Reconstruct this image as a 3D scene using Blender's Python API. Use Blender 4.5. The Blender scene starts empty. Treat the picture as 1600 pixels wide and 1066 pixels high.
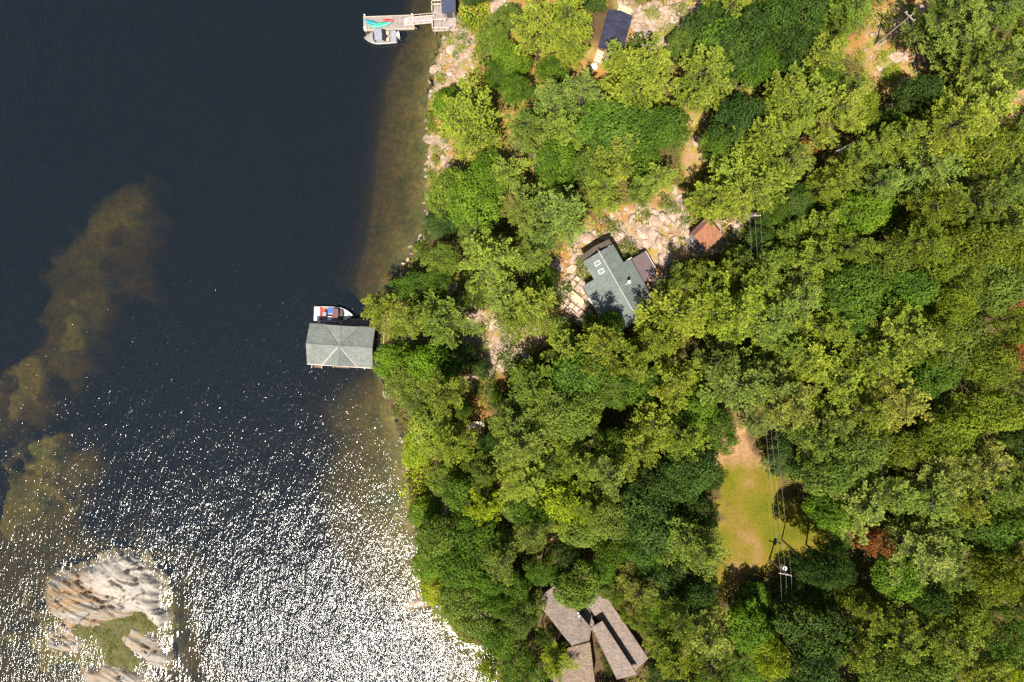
import bpy, math, random
import numpy as np
from mathutils import Vector, Matrix

R = math.radians
scene = bpy.context.scene
COL = scene.collection

# ------------------------------------------------------------------ camera, world, sun, exposure
H = 107.0                                   # flying height of the drone in metres
cam_d = bpy.data.cameras.new('camera'); cam = bpy.data.objects.new('camera', cam_d); COL.objects.link(cam)
cam.location = (0, 0, H); cam.rotation_euler = (0, 0, 0)
cam_d.sensor_width = 36.0; cam_d.lens = 36.0 * H / 160.0
cam_d.clip_start = 0.5; cam_d.clip_end = 3000
scene.camera = cam

SUN_EL, SUN_AZ = 64.0, (-0.29, -0.957)      # elevation, horizontal direction towards the sun
world = bpy.data.worlds.new('World'); scene.world = world; world.use_nodes = True
wn = world.node_tree.nodes; wl = world.node_tree.links
sky = wn.new('ShaderNodeTexSky'); sky.sky_type = 'NISHITA'; sky.sun_disc = False
sky.sun_elevation = R(SUN_EL); sky.sun_rotation = math.atan2(SUN_AZ[0], SUN_AZ[1]) % (2*math.pi)
sky.air_density = 1.0; sky.dust_density = 1.2; sky.ozone_density = 1.0
wn['Background'].inputs['Strength'].default_value = 0.065
wl.new(sky.outputs[0], wn['Background'].inputs['Color'])
sl = bpy.data.lights.new('sun', 'SUN'); sun = bpy.data.objects.new('sun', sl); COL.objects.link(sun)
sl.energy = 5.0; sl.angle = R(0.53); sl.color = (1.0, 0.94, 0.82)
sd = Vector((SUN_AZ[0]*math.cos(R(SUN_EL)), SUN_AZ[1]*math.cos(R(SUN_EL)), math.sin(R(SUN_EL))))
sun.rotation_euler = sd.to_track_quat('Z', 'Y').to_euler()
sun.location = (0, -60, 120)
scene.view_settings.view_transform = 'Standard'; scene.view_settings.look = 'None'
scene.view_settings.exposure = 0.95; scene.view_settings.gamma = 1.0
scene.view_settings.use_curve_mapping = False
scene.render.engine = 'CYCLES'
scene.cycles.use_denoising = False
scene.cycles.sample_clamp_indirect = 4.0
scene.cycles.max_bounces = 8; scene.cycles.transparent_max_bounces = 8
scene.cycles.diffuse_bounces = 3; scene.cycles.glossy_bounces = 3
scene.cycles.caustics_reflective = False; scene.cycles.caustics_refractive = False

rng = np.random.default_rng(7); random.seed(7)

# ------------------------------------------------------------------ helpers
def P(px, py, z=0.0):
    k = 0.1*(H-z)/H
    return ((px-800)*k, (533-py)*k)

def hash2(ix, iy, seed):
    n = (ix.astype(np.int64)*374761393 + iy.astype(np.int64)*668265263 + seed*1442695041) & 0x7fffffff
    n = ((n ^ (n >> 13))*1274126177) & 0x7fffffff
    n = (n ^ (n >> 16)) & 0xffff
    return n/65535.0
def vnoise(x, y, seed=0):
    x = np.asarray(x, float); y = np.asarray(y, float)
    ix = np.floor(x); iy = np.floor(y); fx = x-ix; fy = y-iy
    fx = fx*fx*(3-2*fx); fy = fy*fy*(3-2*fy)
    ix = ix.astype(np.int64); iy = iy.astype(np.int64)
    a = hash2(ix, iy, seed); b = hash2(ix+1, iy, seed); c = hash2(ix, iy+1, seed); d = hash2(ix+1, iy+1, seed)
    return (a*(1-fx)+b*fx)*(1-fy)+(c*(1-fx)+d*fx)*fy
def fbm(x, y, seed=0, o=4):
    s = 0; a = 0.5; t = 0
    for i in range(o):
        s = s + a*vnoise(x*2**i+17.3*i, y*2**i-9.1*i, seed+i); t += a; a *= 0.5
    return s/t

def seg_dist(x, y, pts, closed=False):
    d = np.full(np.shape(x), 1e9)
    n = len(pts)
    for i in range(n if closed else n-1):
        ax, ay = pts[i]; bx, by = pts[(i+1) % n]
        dx, dy = bx-ax, by-ay; L = dx*dx+dy*dy+1e-9
        t = np.clip(((x-ax)*dx+(y-ay)*dy)/L, 0, 1)
        d = np.minimum(d, np.hypot(x-ax-t*dx, y-ay-t*dy))
    return d
def inside(x, y, pts):
    x = np.asarray(x, float); y = np.asarray(y, float)
    r = np.zeros(x.shape, bool); n = len(pts)
    for i in range(n):
        x1, y1 = pts[i]; x2, y2 = pts[(i+1) % n]
        if y1 == y2: continue
        c = ((y1 > y) != (y2 > y)) & (x < (x2-x1)*(y-y1)/(y2-y1)+x1)
        r ^= c
    return r
def sdist(x, y, pts):                       # signed, positive inside
    d = seg_dist(x, y, pts, True)
    return np.where(inside(x, y, pts), d, -d)
def W(pts): return [P(a, b) for a, b in pts]
def WL(pts):                                # the same for outlines on the land, which rises from the shore
    a = np.array(pts, float); d = seg_dist(a[:,0], a[:,1], SHORE)*0.1*inside(a[:,0], a[:,1], SHORE+[(2400,1600),(2400,-400)])
    z = np.where(d > 0, 0.6+6.6*(1-np.exp(-np.maximum(d-0.6, 0)/21)), 0)
    return [P(q[0], q[1], zz) for q, zz in zip(pts, z)]
def sstep(a, b, x):
    t = np.clip((x-a)/(b-a), 0, 1); return t*t*(3-2*t)

def mesh_np(name, verts, faces, attr=None, smooth=False):
    """verts (n,3); faces (m,3) or (m,4); attr: dict name -> per-vertex floats or rgb"""
    me = bpy.data.meshes.new(name)
    verts = np.asarray(verts, np.float32); faces = np.asarray(faces, np.int32)
    k = faces.shape[1]; m = len(faces)
    me.vertices.add(len(verts)); me.vertices.foreach_set('co', verts.ravel())
    me.loops.add(m*k); me.loops.foreach_set('vertex_index', faces.ravel())
    me.polygons.add(m); me.polygons.foreach_set('loop_start', np.arange(0, m*k, k, dtype=np.int32))
    me.update(calc_edges=True)
    if smooth: me.polygons.foreach_set('use_smooth', np.ones(m, bool))
    for an, av in (attr or {}).items():
        av = np.asarray(av, np.float32)
        if av.ndim == 1:
            a = me.attributes.new(an, 'FLOAT', 'POINT'); a.data.foreach_set('value', av)
        else:
            a = me.attributes.new(an, 'FLOAT_COLOR', 'POINT')
            a.data.foreach_set('color', np.concatenate([av, np.ones((len(av), 1), np.float32)], 1).ravel())
    return me
def link(name, me, mat=None, parent=None, loc=(0,0,0), rot=(0,0,0), scale=(1,1,1)):
    if mat is not None and me is not None and len(me.materials) == 0: me.materials.append(mat)
    o = bpy.data.objects.new(name, me); COL.objects.link(o)
    o.location = loc; o.rotation_euler = rot; o.scale = scale
    if parent is not None: o.parent = parent
    return o
def tag(o, label=None, cat=None, group=None, kind=None):
    if label: o['label'] = label
    if cat: o['category'] = cat
    if group: o['group'] = group
    if kind: o['kind'] = kind
    return o
def thing(name, label, cat, loc=(0,0,0), rz=0, group=None):
    return tag(link(name, None, loc=loc, rot=(0,0,rz)), label, cat, group)

class MB:
    def __init__(s): s.v = []; s.f = []
    def add(s, vs, fs):
        n = len(s.v); s.v += [tuple(v) for v in vs]; s.f += [tuple(i+n for i in f) for f in fs]; return s
    def box(s, x0, x1, y0, y1, z0, z1, M=None):
        vs = [Vector((x, y, z)) for z in (z0, z1) for y in (y0, y1) for x in (x0, x1)]
        if M is not None: vs = [M @ v for v in vs]
        return s.add(vs, [(0,2,3,1),(4,5,7,6),(0,1,5,4),(2,6,7,3),(0,4,6,2),(1,3,7,5)])
    def slab(s, pts, t):                    # polygon in space with thickness t downwards
        n = len(pts); vs = [Vector(p) for p in pts] + [Vector(p)-Vector((0,0,t)) for p in pts]
        fs = [tuple(range(n)), tuple(range(2*n-1, n-1, -1))]
        fs += [(i, i+n, (i+1) % n+n, (i+1) % n) for i in range(n)]
        return s.add(vs, fs)
    def tube(s, pts, r, n=8, r1=None, cap=True):
        pts = [Vector(p) for p in pts]; m = len(pts); rings = []
        for i, p in enumerate(pts):
            d = (pts[min(i+1, m-1)]-pts[max(i-1, 0)]).normalized()
            a = d.orthogonal().normalized() if i == 0 else (a - d*a.dot(d)).normalized()
            b = d.cross(a); rr = r if r1 is None else r+(r1-r)*i/(m-1)
            rings.append([p+a*math.cos(2*math.pi*k/n)*rr+b*math.sin(2*math.pi*k/n)*rr for k in range(n)])
        vs = [v for q in rings for v in q]
        fs = [(i*n+k, i*n+(k+1) % n, (i+1)*n+(k+1) % n, (i+1)*n+k) for i in range(m-1) for k in range(n)]
        if cap: fs += [tuple(range(n-1, -1, -1)), tuple(range((m-1)*n, m*n))]
        return s.add(vs, fs)
    def build(s, name, mat, parent=None, smooth=False, **kw):
        me = bpy.data.meshes.new(name); me.from_pydata([tuple(v) for v in s.v], [], s.f); me.update()
        if smooth: me.polygons.foreach_set('use_smooth', [True]*len(me.polygons))
        return link(name, me, mat, parent, **kw)

# ------------------------------------------------------------------ materials
def new_mat(name):
    m = bpy.data.materials.new(name); m.use_nodes = True
    nt = m.node_tree; return m, nt, nt.nodes['Principled BSDF']
def ramp(nt, fac, stops):
    r = nt.nodes.new('ShaderNodeValToRGB'); e = r.color_ramp.elements
    e[0].position = stops[0][0]; e[0].color = (*stops[0][1], 1)
    e[1].position = stops[-1][0]; e[1].color = (*stops[-1][1], 1)
    for p, c in stops[1:-1]:
        q = e.new(p); q.color = (*c, 1)
    nt.links.new(fac, r.inputs[0]); return r.outputs[0]
def noise(nt, scale, detail=4, vec=None, rough=0.55):
    t = nt.nodes.new('ShaderNodeTexNoise'); t.inputs['Scale'].default_value = scale
    t.inputs['Detail'].default_value = detail; t.inputs['Roughness'].default_value = rough
    if vec is not None: nt.links.new(vec, t.inputs['Vector'])
    return t.outputs['Fac']
def coord(nt, which='Object'):
    return nt.nodes.new('ShaderNodeTexCoord').outputs[which]
def mix(nt, fac, a, b, mode='MIX'):
    m = nt.nodes.new('ShaderNodeMix'); m.data_type = 'RGBA'; m.blend_type = mode
    if isinstance(fac, (int, float)): m.inputs[0].default_value = fac
    else: nt.links.new(fac, m.inputs[0])
    for i, v in ((6, a), (7, b)):
        if isinstance(v, tuple): m.inputs[i].default_value = (*v, 1)
        else: nt.links.new(v, m.inputs[i])
    return m.outputs[2]
def math_n(nt, op, a, b=0.0, c=None):
    m = nt.nodes.new('ShaderNodeMath'); m.operation = op
    for i, v in enumerate((a, b) if c is None else (a, b, c)):
        if isinstance(v, (int, float)): m.inputs[i].default_value = v
        else: nt.links.new(v, m.inputs[i])
    return m.outputs[0]
def bump(nt, h, dist, strength=1.0):
    b = nt.nodes.new('ShaderNodeBump'); b.inputs['Distance'].default_value = dist
    b.inputs['Strength'].default_value = strength; nt.links.new(h, b.inputs['Height']); return b.outputs[0]
def mapping(nt, vec, scale=(1,1,1), rot=(0,0,0)):
    m = nt.nodes.new('ShaderNodeMapping'); m.inputs['Scale'].default_value = scale
    m.inputs['Rotation'].default_value = rot; nt.links.new(vec, m.inputs['Vector']); return m.outputs[0]

def simple(name, col, rough=0.7, metal=0.0, var=0.18, nscale=3.0, bdist=0.01):
    m, nt, b = new_mat(name)
    n = noise(nt, nscale, 5, coord(nt))
    lo = tuple(c*(1-var) for c in col); hi = tuple(min(1, c*(1+var)) for c in col)
    nt.links.new(ramp(nt, n, [(0.3, lo), (0.7, hi)]), b.inputs['Base Color'])
    b.inputs['Roughness'].default_value = rough; b.inputs['Metallic'].default_value = metal
    if bdist: nt.links.new(bump(nt, noise(nt, nscale*6, 3, coord(nt)), bdist), b.inputs['Normal'])
    return m
def shingle(name, base, var=0.25, row=0.16, width=0.35, moss=None, rot=0.0):
    m, nt, b = new_mat(name); c = mapping(nt, coord(nt), rot=(0, 0, rot))
    br = nt.nodes.new('ShaderNodeTexBrick'); nt.links.new(c, br.inputs['Vector'])
    br.inputs['Scale'].default_value = 1.0; br.inputs['Brick Width'].default_value = width
    br.inputs['Row Height'].default_value = row; br.inputs['Mortar Size'].default_value = 0.012
    br.inputs['Color1'].default_value = (*[x*(1-var) for x in base], 1)
    br.inputs['Color2'].default_value = (*[x*(1+var) for x in base], 1)
    br.inputs['Mortar'].default_value = (*[x*0.45 for x in base], 1)
    col = mix(nt, 1.0, br.outputs['Color'], ramp(nt, noise(nt, 0.9, 6, c, 0.65), [(0.3, (0.78, 0.80, 0.78)), (0.5, (1.0,)*3), (0.7, (1.14, 1.13, 1.1))]), 'MULTIPLY')
    col = mix(nt, 1.0, col, ramp(nt, noise(nt, 9, 3, c, 0.7), [(0.3, (0.8,)*3), (0.7, (1.2,)*3)]), 'MULTIPLY')
    if moss: col = mix(nt, math_n(nt, 'MULTIPLY', ramp(nt, noise(nt, 0.5, 5, c, 0.7), [(0.52, (0,0,0)), (0.72, (1,1,1))]), 0.5), col, moss)
    nt.links.new(col, b.inputs['Base Color']); b.inputs['Roughness'].default_value = 0.85
    b.inputs['Specular IOR Level'].default_value = 0.25
    nt.links.new(bump(nt, br.outputs['Fac'], -0.01), b.inputs['Normal'])
    return m
def leaf_mat(name, trans=0.35, nlo=0.62, nhi=1.3):
    m, nt, b = new_mat(name); nt.nodes.remove(b)
    out = [n for n in nt.nodes if n.type == 'OUTPUT_MATERIAL'][0]
    oi = nt.nodes.new('ShaderNodeObjectInfo'); at = nt.nodes.new('ShaderNodeAttribute'); at.attribute_name = 'tint'
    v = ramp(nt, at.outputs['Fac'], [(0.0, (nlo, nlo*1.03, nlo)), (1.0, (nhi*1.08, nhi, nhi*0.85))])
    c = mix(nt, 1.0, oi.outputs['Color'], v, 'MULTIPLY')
    geo = nt.nodes.new('ShaderNodeNewGeometry')
    n = noise(nt, 0.55, 3, geo.outputs['Position'], 0.6)
    c = mix(nt, 1.0, c, ramp(nt, n, [(0.3, (0.78, 0.86, 0.82)), (0.7, (1.22, 1.1, 0.95))]), 'MULTIPLY')
    d = nt.nodes.new('ShaderNodeBsdfDiffuse'); t = nt.nodes.new('ShaderNodeBsdfTranslucent')
    g = nt.nodes.new('ShaderNodeBsdfGlossy'); g.inputs['Roughness'].default_value = 0.6
    g.inputs['Color'].default_value = (0.5, 0.5, 0.5, 1)
    nt.links.new(c, d.inputs['Color'])
    nt.links.new(mix(nt, 1.0, c, (1.25, 1.35, 0.6), 'MULTIPLY'), t.inputs['Color'])
    ms = nt.nodes.new('ShaderNodeMixShader'); ms.inputs[0].default_value = trans
    nt.links.new(d.outputs[0], ms.inputs[1]); nt.links.new(t.outputs[0], ms.inputs[2])
    m2 = nt.nodes.new('ShaderNodeMixShader'); m2.inputs[0].default_value = 0.02
    nt.links.new(ms.outputs[0], m2.inputs[1]); nt.links.new(g.outputs[0], m2.inputs[2])
    nt.links.new(m2.outputs[0], out.inputs['Surface'])
    return m
M_leaf = leaf_mat('broad leaves', 0.26, 0.5, 1.4)
M_needle = leaf_mat('pine needles', 0.24, 0.55, 1.65)
M_bark = simple('bark', (0.055, 0.042, 0.03), 0.9, nscale=6, var=0.4)
M_greybark = simple('weathered dead wood', (0.34, 0.30, 0.26), 0.9, nscale=6, var=0.3)

def rock_mat(name, cols, strata=None):
    m, nt, b = new_mat(name); c = coord(nt)
    v = mapping(nt, c, *strata) if strata else c
    n1 = noise(nt, 0.7, 8, v, 0.65)
    col = ramp(nt, n1, [(0.28, cols[0]), (0.42, cols[1]), (0.56, cols[2]), (0.72, cols[3])])
    col = mix(nt, 1.0, col, ramp(nt, noise(nt, 5, 6, v, 0.7), [(0.3, (0.6, 0.58, 0.56)), (0.65, (1.2, 1.2, 1.2))]), 'MULTIPLY')
    pa_ = nt.nodes.new('ShaderNodeAttribute'); pa_.attribute_name = 'pale'
    col = mix(nt, math_n(nt, 'MULTIPLY', pa_.outputs['Fac'], 0.85), col, ramp(nt, noise(nt, 1.8, 8, c, 0.7), [(0.3, (0.15, 0.125, 0.105)), (0.42, (0.31, 0.27, 0.23)), (0.6, (0.38, 0.35, 0.31)), (0.75, (0.33, 0.25, 0.17))]))
    lich = ramp(nt, noise(nt, 1.4, 6, c, 0.7), [(0.60, (0,0,0)), (0.68, (1,1,1))])
    col = mix(nt, math_n(nt, 'MULTIPLY', lich, 0.45), col, (0.10, 0.095, 0.085))
    nt.links.new(col, b.inputs['Base Color']); b.inputs['Roughness'].default_value = 0.9
    b.inputs['Specular IOR Level'].default_value = 0.2
    nt.links.new(bump(nt, noise(nt, 4, 8, v, 0.6), 0.05), b.inputs['Normal'])
    return m
M_rock = rock_mat('pink granite', [(0.17, 0.12, 0.095), (0.32, 0.225, 0.17), (0.40, 0.30, 0.24), (0.46, 0.40, 0.35)])
M_islet = rock_mat('banded gneiss', [(0.10, 0.07, 0.05), (0.27, 0.18, 0.095), (0.22, 0.195, 0.17), (0.34, 0.315, 0.28)], ((0.22, 1.3, 1), (0, 0, R(28))))

# ------------------------------------------------------------------ plan of the place (picture pixels of the survey -> metres at water level)
SHORE = [(735,-400),(715,-60),(708,-5),(700,22),(694,45),(684,75),(676,110),(669,140),(666,170),(670,200),(672,225),(668,260),(667,300),(668,335),(671,352),(660,372),
         (644,382),(640,400),(628,425),(616,448),(600,468),(590,500),(589,540),(592,575),(600,605),(612,640),(626,680),(632,720),(640,780),
         (650,830),(655,880),(661,932),(681,938),(698,962),(706,985),(722,1003),(745,1012),(764,1005),(771,1030),(776,1070),(785,1200),(800,1600)]
wshore = W(SHORE)
wland = wshore + [(400, -200), (400, 200)]
SHELF = [(660,-400),(650,-60),(640,0),(622,60),(600,120),(588,200),(580,300),(566,380),(548,440),(566,480),(575,540),(570,585),(530,612),(504,640),(520,700),(498,760),
         (505,830),(540,900),(580,960),(640,1000),(680,1040),(700,1200),(720,1600)]
wshelf = W(SHELF) + wshore[::-1]
SHOALS = [
  [(172,272),(208,298),(214,335),(165,365),(150,400),(152,440),(156,480),(140,515),(112,545),(106,580),(86,602),(58,592),(50,640),(20,672),(-80,720),(-80,600),(0,600),(24,560),(36,520),(44,480),(66,446),(42,430),(60,398),(110,350),(150,300)],
  [(66,700),(108,704),(128,730),(122,765),(96,800),(92,838),(150,846),(225,862),(268,915),(296,985),(345,1060),(360,1200),(-60,1200),(-80,860),(8,815),(6,775),(36,735)],
  [(160,330),(215,345),(225,400),(215,460),(170,450),(150,400)]]
wshoals = [W(s) for s in SHOALS]
LAWN = [(1150,655),(1166,680),(1180,708),(1216,742),(1224,778),(1258,798),(1300,835),(1270,880),(1215,892),(1165,905),(1112,935),(1108,900),(1130,860),(1125,800),(1120,760),(1100,730),(1128,690)]
ROCKY = {
 'shore': [(706,25),(724,48),(746,64),(756,86),(738,112),(702,140),(664,150),(676,100),(690,60)],
 'top': [(770,-20),(800,-20),(792,20),(770,12)],
 'cabin': [(962,4),(1000,12),(1050,-10),(1098,-10),(1096,20),(1070,62),(1040,76),(1000,80),(985,90),(975,70),(988,30)],
 'cabinyard': [(860,98),(930,72),(962,84),(958,112),(935,125),(900,118)],
 'strip': [(1058,165),(1100,185),(1106,225),(1098,262),(1078,292),(1066,262),(1070,215)],
 'nook': [(1158,126),(1186,126),(1180,150),(1160,148)],
 'ne': [(1342,66),(1368,12),(1444,-20),(1462,15),(1444,52),(1440,96),(1418,128),(1394,150),(1368,134),(1344,98),(1318,78)],
 'cottage': [(912,352),(955,330),(1000,318),(1080,342),(1150,342),(1190,326),(1180,352),(1134,388),(1090,402),(1040,404),(1034,450),(1010,460),(985,400),(925,420),(926,500),(890,500),(868,450),(866,405)],
 'mid': [(728,494),(762,484),(800,518),(834,505),(852,528),(825,562),(792,574),(765,585),(742,602),(728,592),(722,560)],
 'west': [(700,430),(732,438),(742,478),(716,490),(700,462)],
 'west2': [(640,458),(672,462),(668,486),(640,482)],
 'small': [(848,822),(876,826),(874,846),(846,846)],
 'tank': [(1196,862),(1214,866),(1212,884),(1196,882)],
 'bank': [(668,212),(704,222),(706,258),(684,272),(664,262)],
 'mid2': [(800,215),(850,222),(848,262),(810,268)],
 'path': [(1020,290),(1078,300),(1080,345),(1020,335)],
 'se': [(1578,140),(1640,140),(1640,190),(1584,180)],
}
BUILDINGS = [[(905,378),(960,372),(1000,395),(1018,385),(1034,415),(1020,490),(990,512),(950,500),(905,450)],
 [(1072,358),(1106,332),(1136,366),(1104,394),(1072,378)],
 [(928,10),(950,4),(992,22),(984,72),(962,98),(922,88)],
 [(836,925),(866,908),(905,935),(935,905),(965,945),(1018,1028),(998,1066),(860,1090),(866,1040),(842,985)],
 [(672,-10),(716,-10),(716,50),(672,52)]]
wrocky = {k: WL(v) for k, v in ROCKY.items()}; wlawn = WL(LAWN)

def height(x, y):
    x = np.asarray(x, float); y = np.asarray(y, float)
    sx = x + (fbm(x*0.35, y*0.35, 3, 3)-0.5)*1.2; sy = y + (fbm(x*0.35, y*0.35, 9, 3)-0.5)*1.2
    land = inside(sx, sy, wland); d = seg_dist(sx, sy, wshore)
    hl = 0.12 + 0.7*sstep(0, 1.3, d) + 6.6*(1-np.exp(-np.maximum(d-0.6, 0)/21)) + (fbm(x*0.12, y*0.12, 21, 4)-0.5)*2.2*sstep(1, 8, d)
    rk = np.full(x.shape, -50.0)
    for p in wrocky.values(): rk = np.maximum(rk, sdist(x, y, p))
    rm = sstep(-0.5, 1.0, rk)
    hl = hl + rm*((fbm(x*0.8, y*0.8, 5, 4)-0.5)*0.9 + (np.abs(fbm(x*1.7, y*1.7, 8, 2)-0.5))*0.5)*(0.3+0.7*sstep(0.5, 3, d))
    lm = sstep(-1.5, 2.0, sdist(x, y, wlawn))
    hl = hl*(1-lm) + lm*(6.9 + (fbm(x*0.1, y*0.1, 31, 2)-0.5)*0.8)
    de = seg_dist(x, y, W(SHELF)); ins = inside(x, y, wshelf)
    t = d/(d+de+1e-6)
    dep = np.where(ins, 0.2 + 2.9*t**0.75, 3.1 + 6.5*(1-np.exp(-de/5.5)))
    for si, s in enumerate(wshoals):
        q = sdist(x, y, s) + (fbm(x*0.3, y*0.3, 44, 5)-0.5)*6.0 - 0.6
        dep = np.minimum(dep, (3.0, 2.7, 4.0)[si] + (fbm(x*0.16, y*0.16, 12, 5)-0.5)*2.0 + 6.5*sstep(1.0, -6.5, q))
    for (gx_, gy_, gr_, gd_) in ((62, 712, 40, 1.2), (100, 470, 40, 2.0), (85, 540, 34, 2.1), (30, 600, 40, 1.9), (60, 1010, 55, 0.9), (20, 800, 40, 1.5), (50, 790, 50, 1.7), (260, 1000, 60, 2.0), (720-192, 662, 12, 1.4)):
        q = np.hypot((x-(gx_-800)*.1)/1.0, (y-(533-gy_)*.1)/1.4)*10/gr_ + (fbm(x*0.3, y*0.3, 7, 5)-0.5)*3.0
        dep = np.minimum(dep, gd_ + 7*sstep(0.3, 1.7, q))
    isl = W([(76,910),(136,885),(200,872),(248,908),(260,975),(225,1040),(225,1090),(135,1090),(110,1010),(76,1000)])
    dep = np.minimum(dep, 0.6 + 0.95*np.maximum(-sdist(x, y, isl) + (fbm(x*0.3, y*0.3, 13, 3)-0.5)*5, 0))
    hw = -dep - (fbm(x*0.5, y*0.5, 15, 4)-0.5)*0.5
    hw = np.minimum(hw, -0.08)
    return np.where(land, np.maximum(hl, 0.06), hw)
def hz(x, y): return float(height(np.array([x]), np.array([y]))[0])
def G(px, py, up=0.0):                       # a survey pixel -> point on the ground (or 'up' metres over it)
    z = 5.0
    for _ in range(4):
        x, y = P(px, py, z+up); z = max(hz(x, y), -0.0)
    return Vector((x, y, z))

# ------------------------------------------------------------------ ground sheet (land and lake bed)
def axis(a, b, step, far):
    c = np.arange(a, b+1e-6, step); out = [c]
    s = step; l = [a]; r = [b]
    while l[-1] > -far: s *= 1.35; l.append(l[-1]-s); r.append(r[-1]+s)
    return np.concatenate([np.array(l[1:][::-1]), c, np.array(r[1:])])
gx = axis(-84, 86, 0.42, 900); gy = axis(-58, 58, 0.42, 900)
GX, GY = np.meshgrid(gx, gy); GZ = height(GX, GY)
nx, ny = len(gx), len(gy)
idx = np.arange(nx*ny).reshape(ny, nx)
gf = np.stack([idx[:-1,:-1], idx[:-1,1:], idx[1:,1:], idx[1:,:-1]], -1).reshape(-1, 4)
fx, fy = GX.ravel(), GY.ravel()
rk = np.full(fx.shape, -50.0)
for p in wrocky.values(): rk = np.maximum(rk, sdist(fx, fy, p))
rk2 = np.full(fx.shape, -50.0)
for kk_, p in wrocky.items():
    if kk_ not in ('ne', 'strip', 'nook', 'path', 'cabinyard'): rk2 = np.maximum(rk2, sdist(fx, fy, p))
m_rock = sstep(-0.6, 0.8, rk2 + (fbm(fx*0.5, fy*0.5, 61, 4)-0.5)*3.5) + 0.35*sstep(-0.6, 0.8, rk)*(rk2 < -0.6)
d_sh = seg_dist(fx, fy, wshore)
m_rock = np.maximum(m_rock, sstep(0.62, 0.72, fbm(fx*0.4, fy*0.4, 77, 4))*(d_sh < 6))
m_lawn = sstep(-0.8, 0.6, sdist(fx, fy, wlawn) + (fbm(fx*0.5, fy*0.5, 63, 4)-0.5)*4.5)
m_open = np.maximum(sstep(-1.5, 0.8, rk), 0.85*sstep(22, 15, d_sh)*sstep(20, 26, fy))
msk = np.stack([m_rock, m_lawn, m_open], 1)
NEED = [[(736,612),(762,616),(764,656),(733,662)],[(766,596),(790,588),(797,606),(770,614)],[(1192,858),(1222,862),(1216,890),(1190,884)],[(880,92),(958,92),(950,122),(880,120)],[(1128,342),(1158,340),(1150,364),(1130,364)],[(915,344),(975,322),(985,345),(930,368)],[(1310,60),(1350,50),(1345,80),(1318,80)],[(976,40),(994,40),(992,75),(976,72)],[(862,400),(888,385),(900,410),(870,430)]]
need = np.full(fx.shape, -50.0)
for p in NEED: need = np.maximum(need, sdist(fx, fy, WL(p)))
need = sstep(-0.5, 0.5, need+(fbm(fx*0.7, fy*0.7, 71, 3)-0.5)*2.0)
gme = mesh_np('ground', np.stack([fx, fy, GZ.ravel()], 1), gf, {'mask': msk, 'needles': need}, smooth=True)
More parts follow.
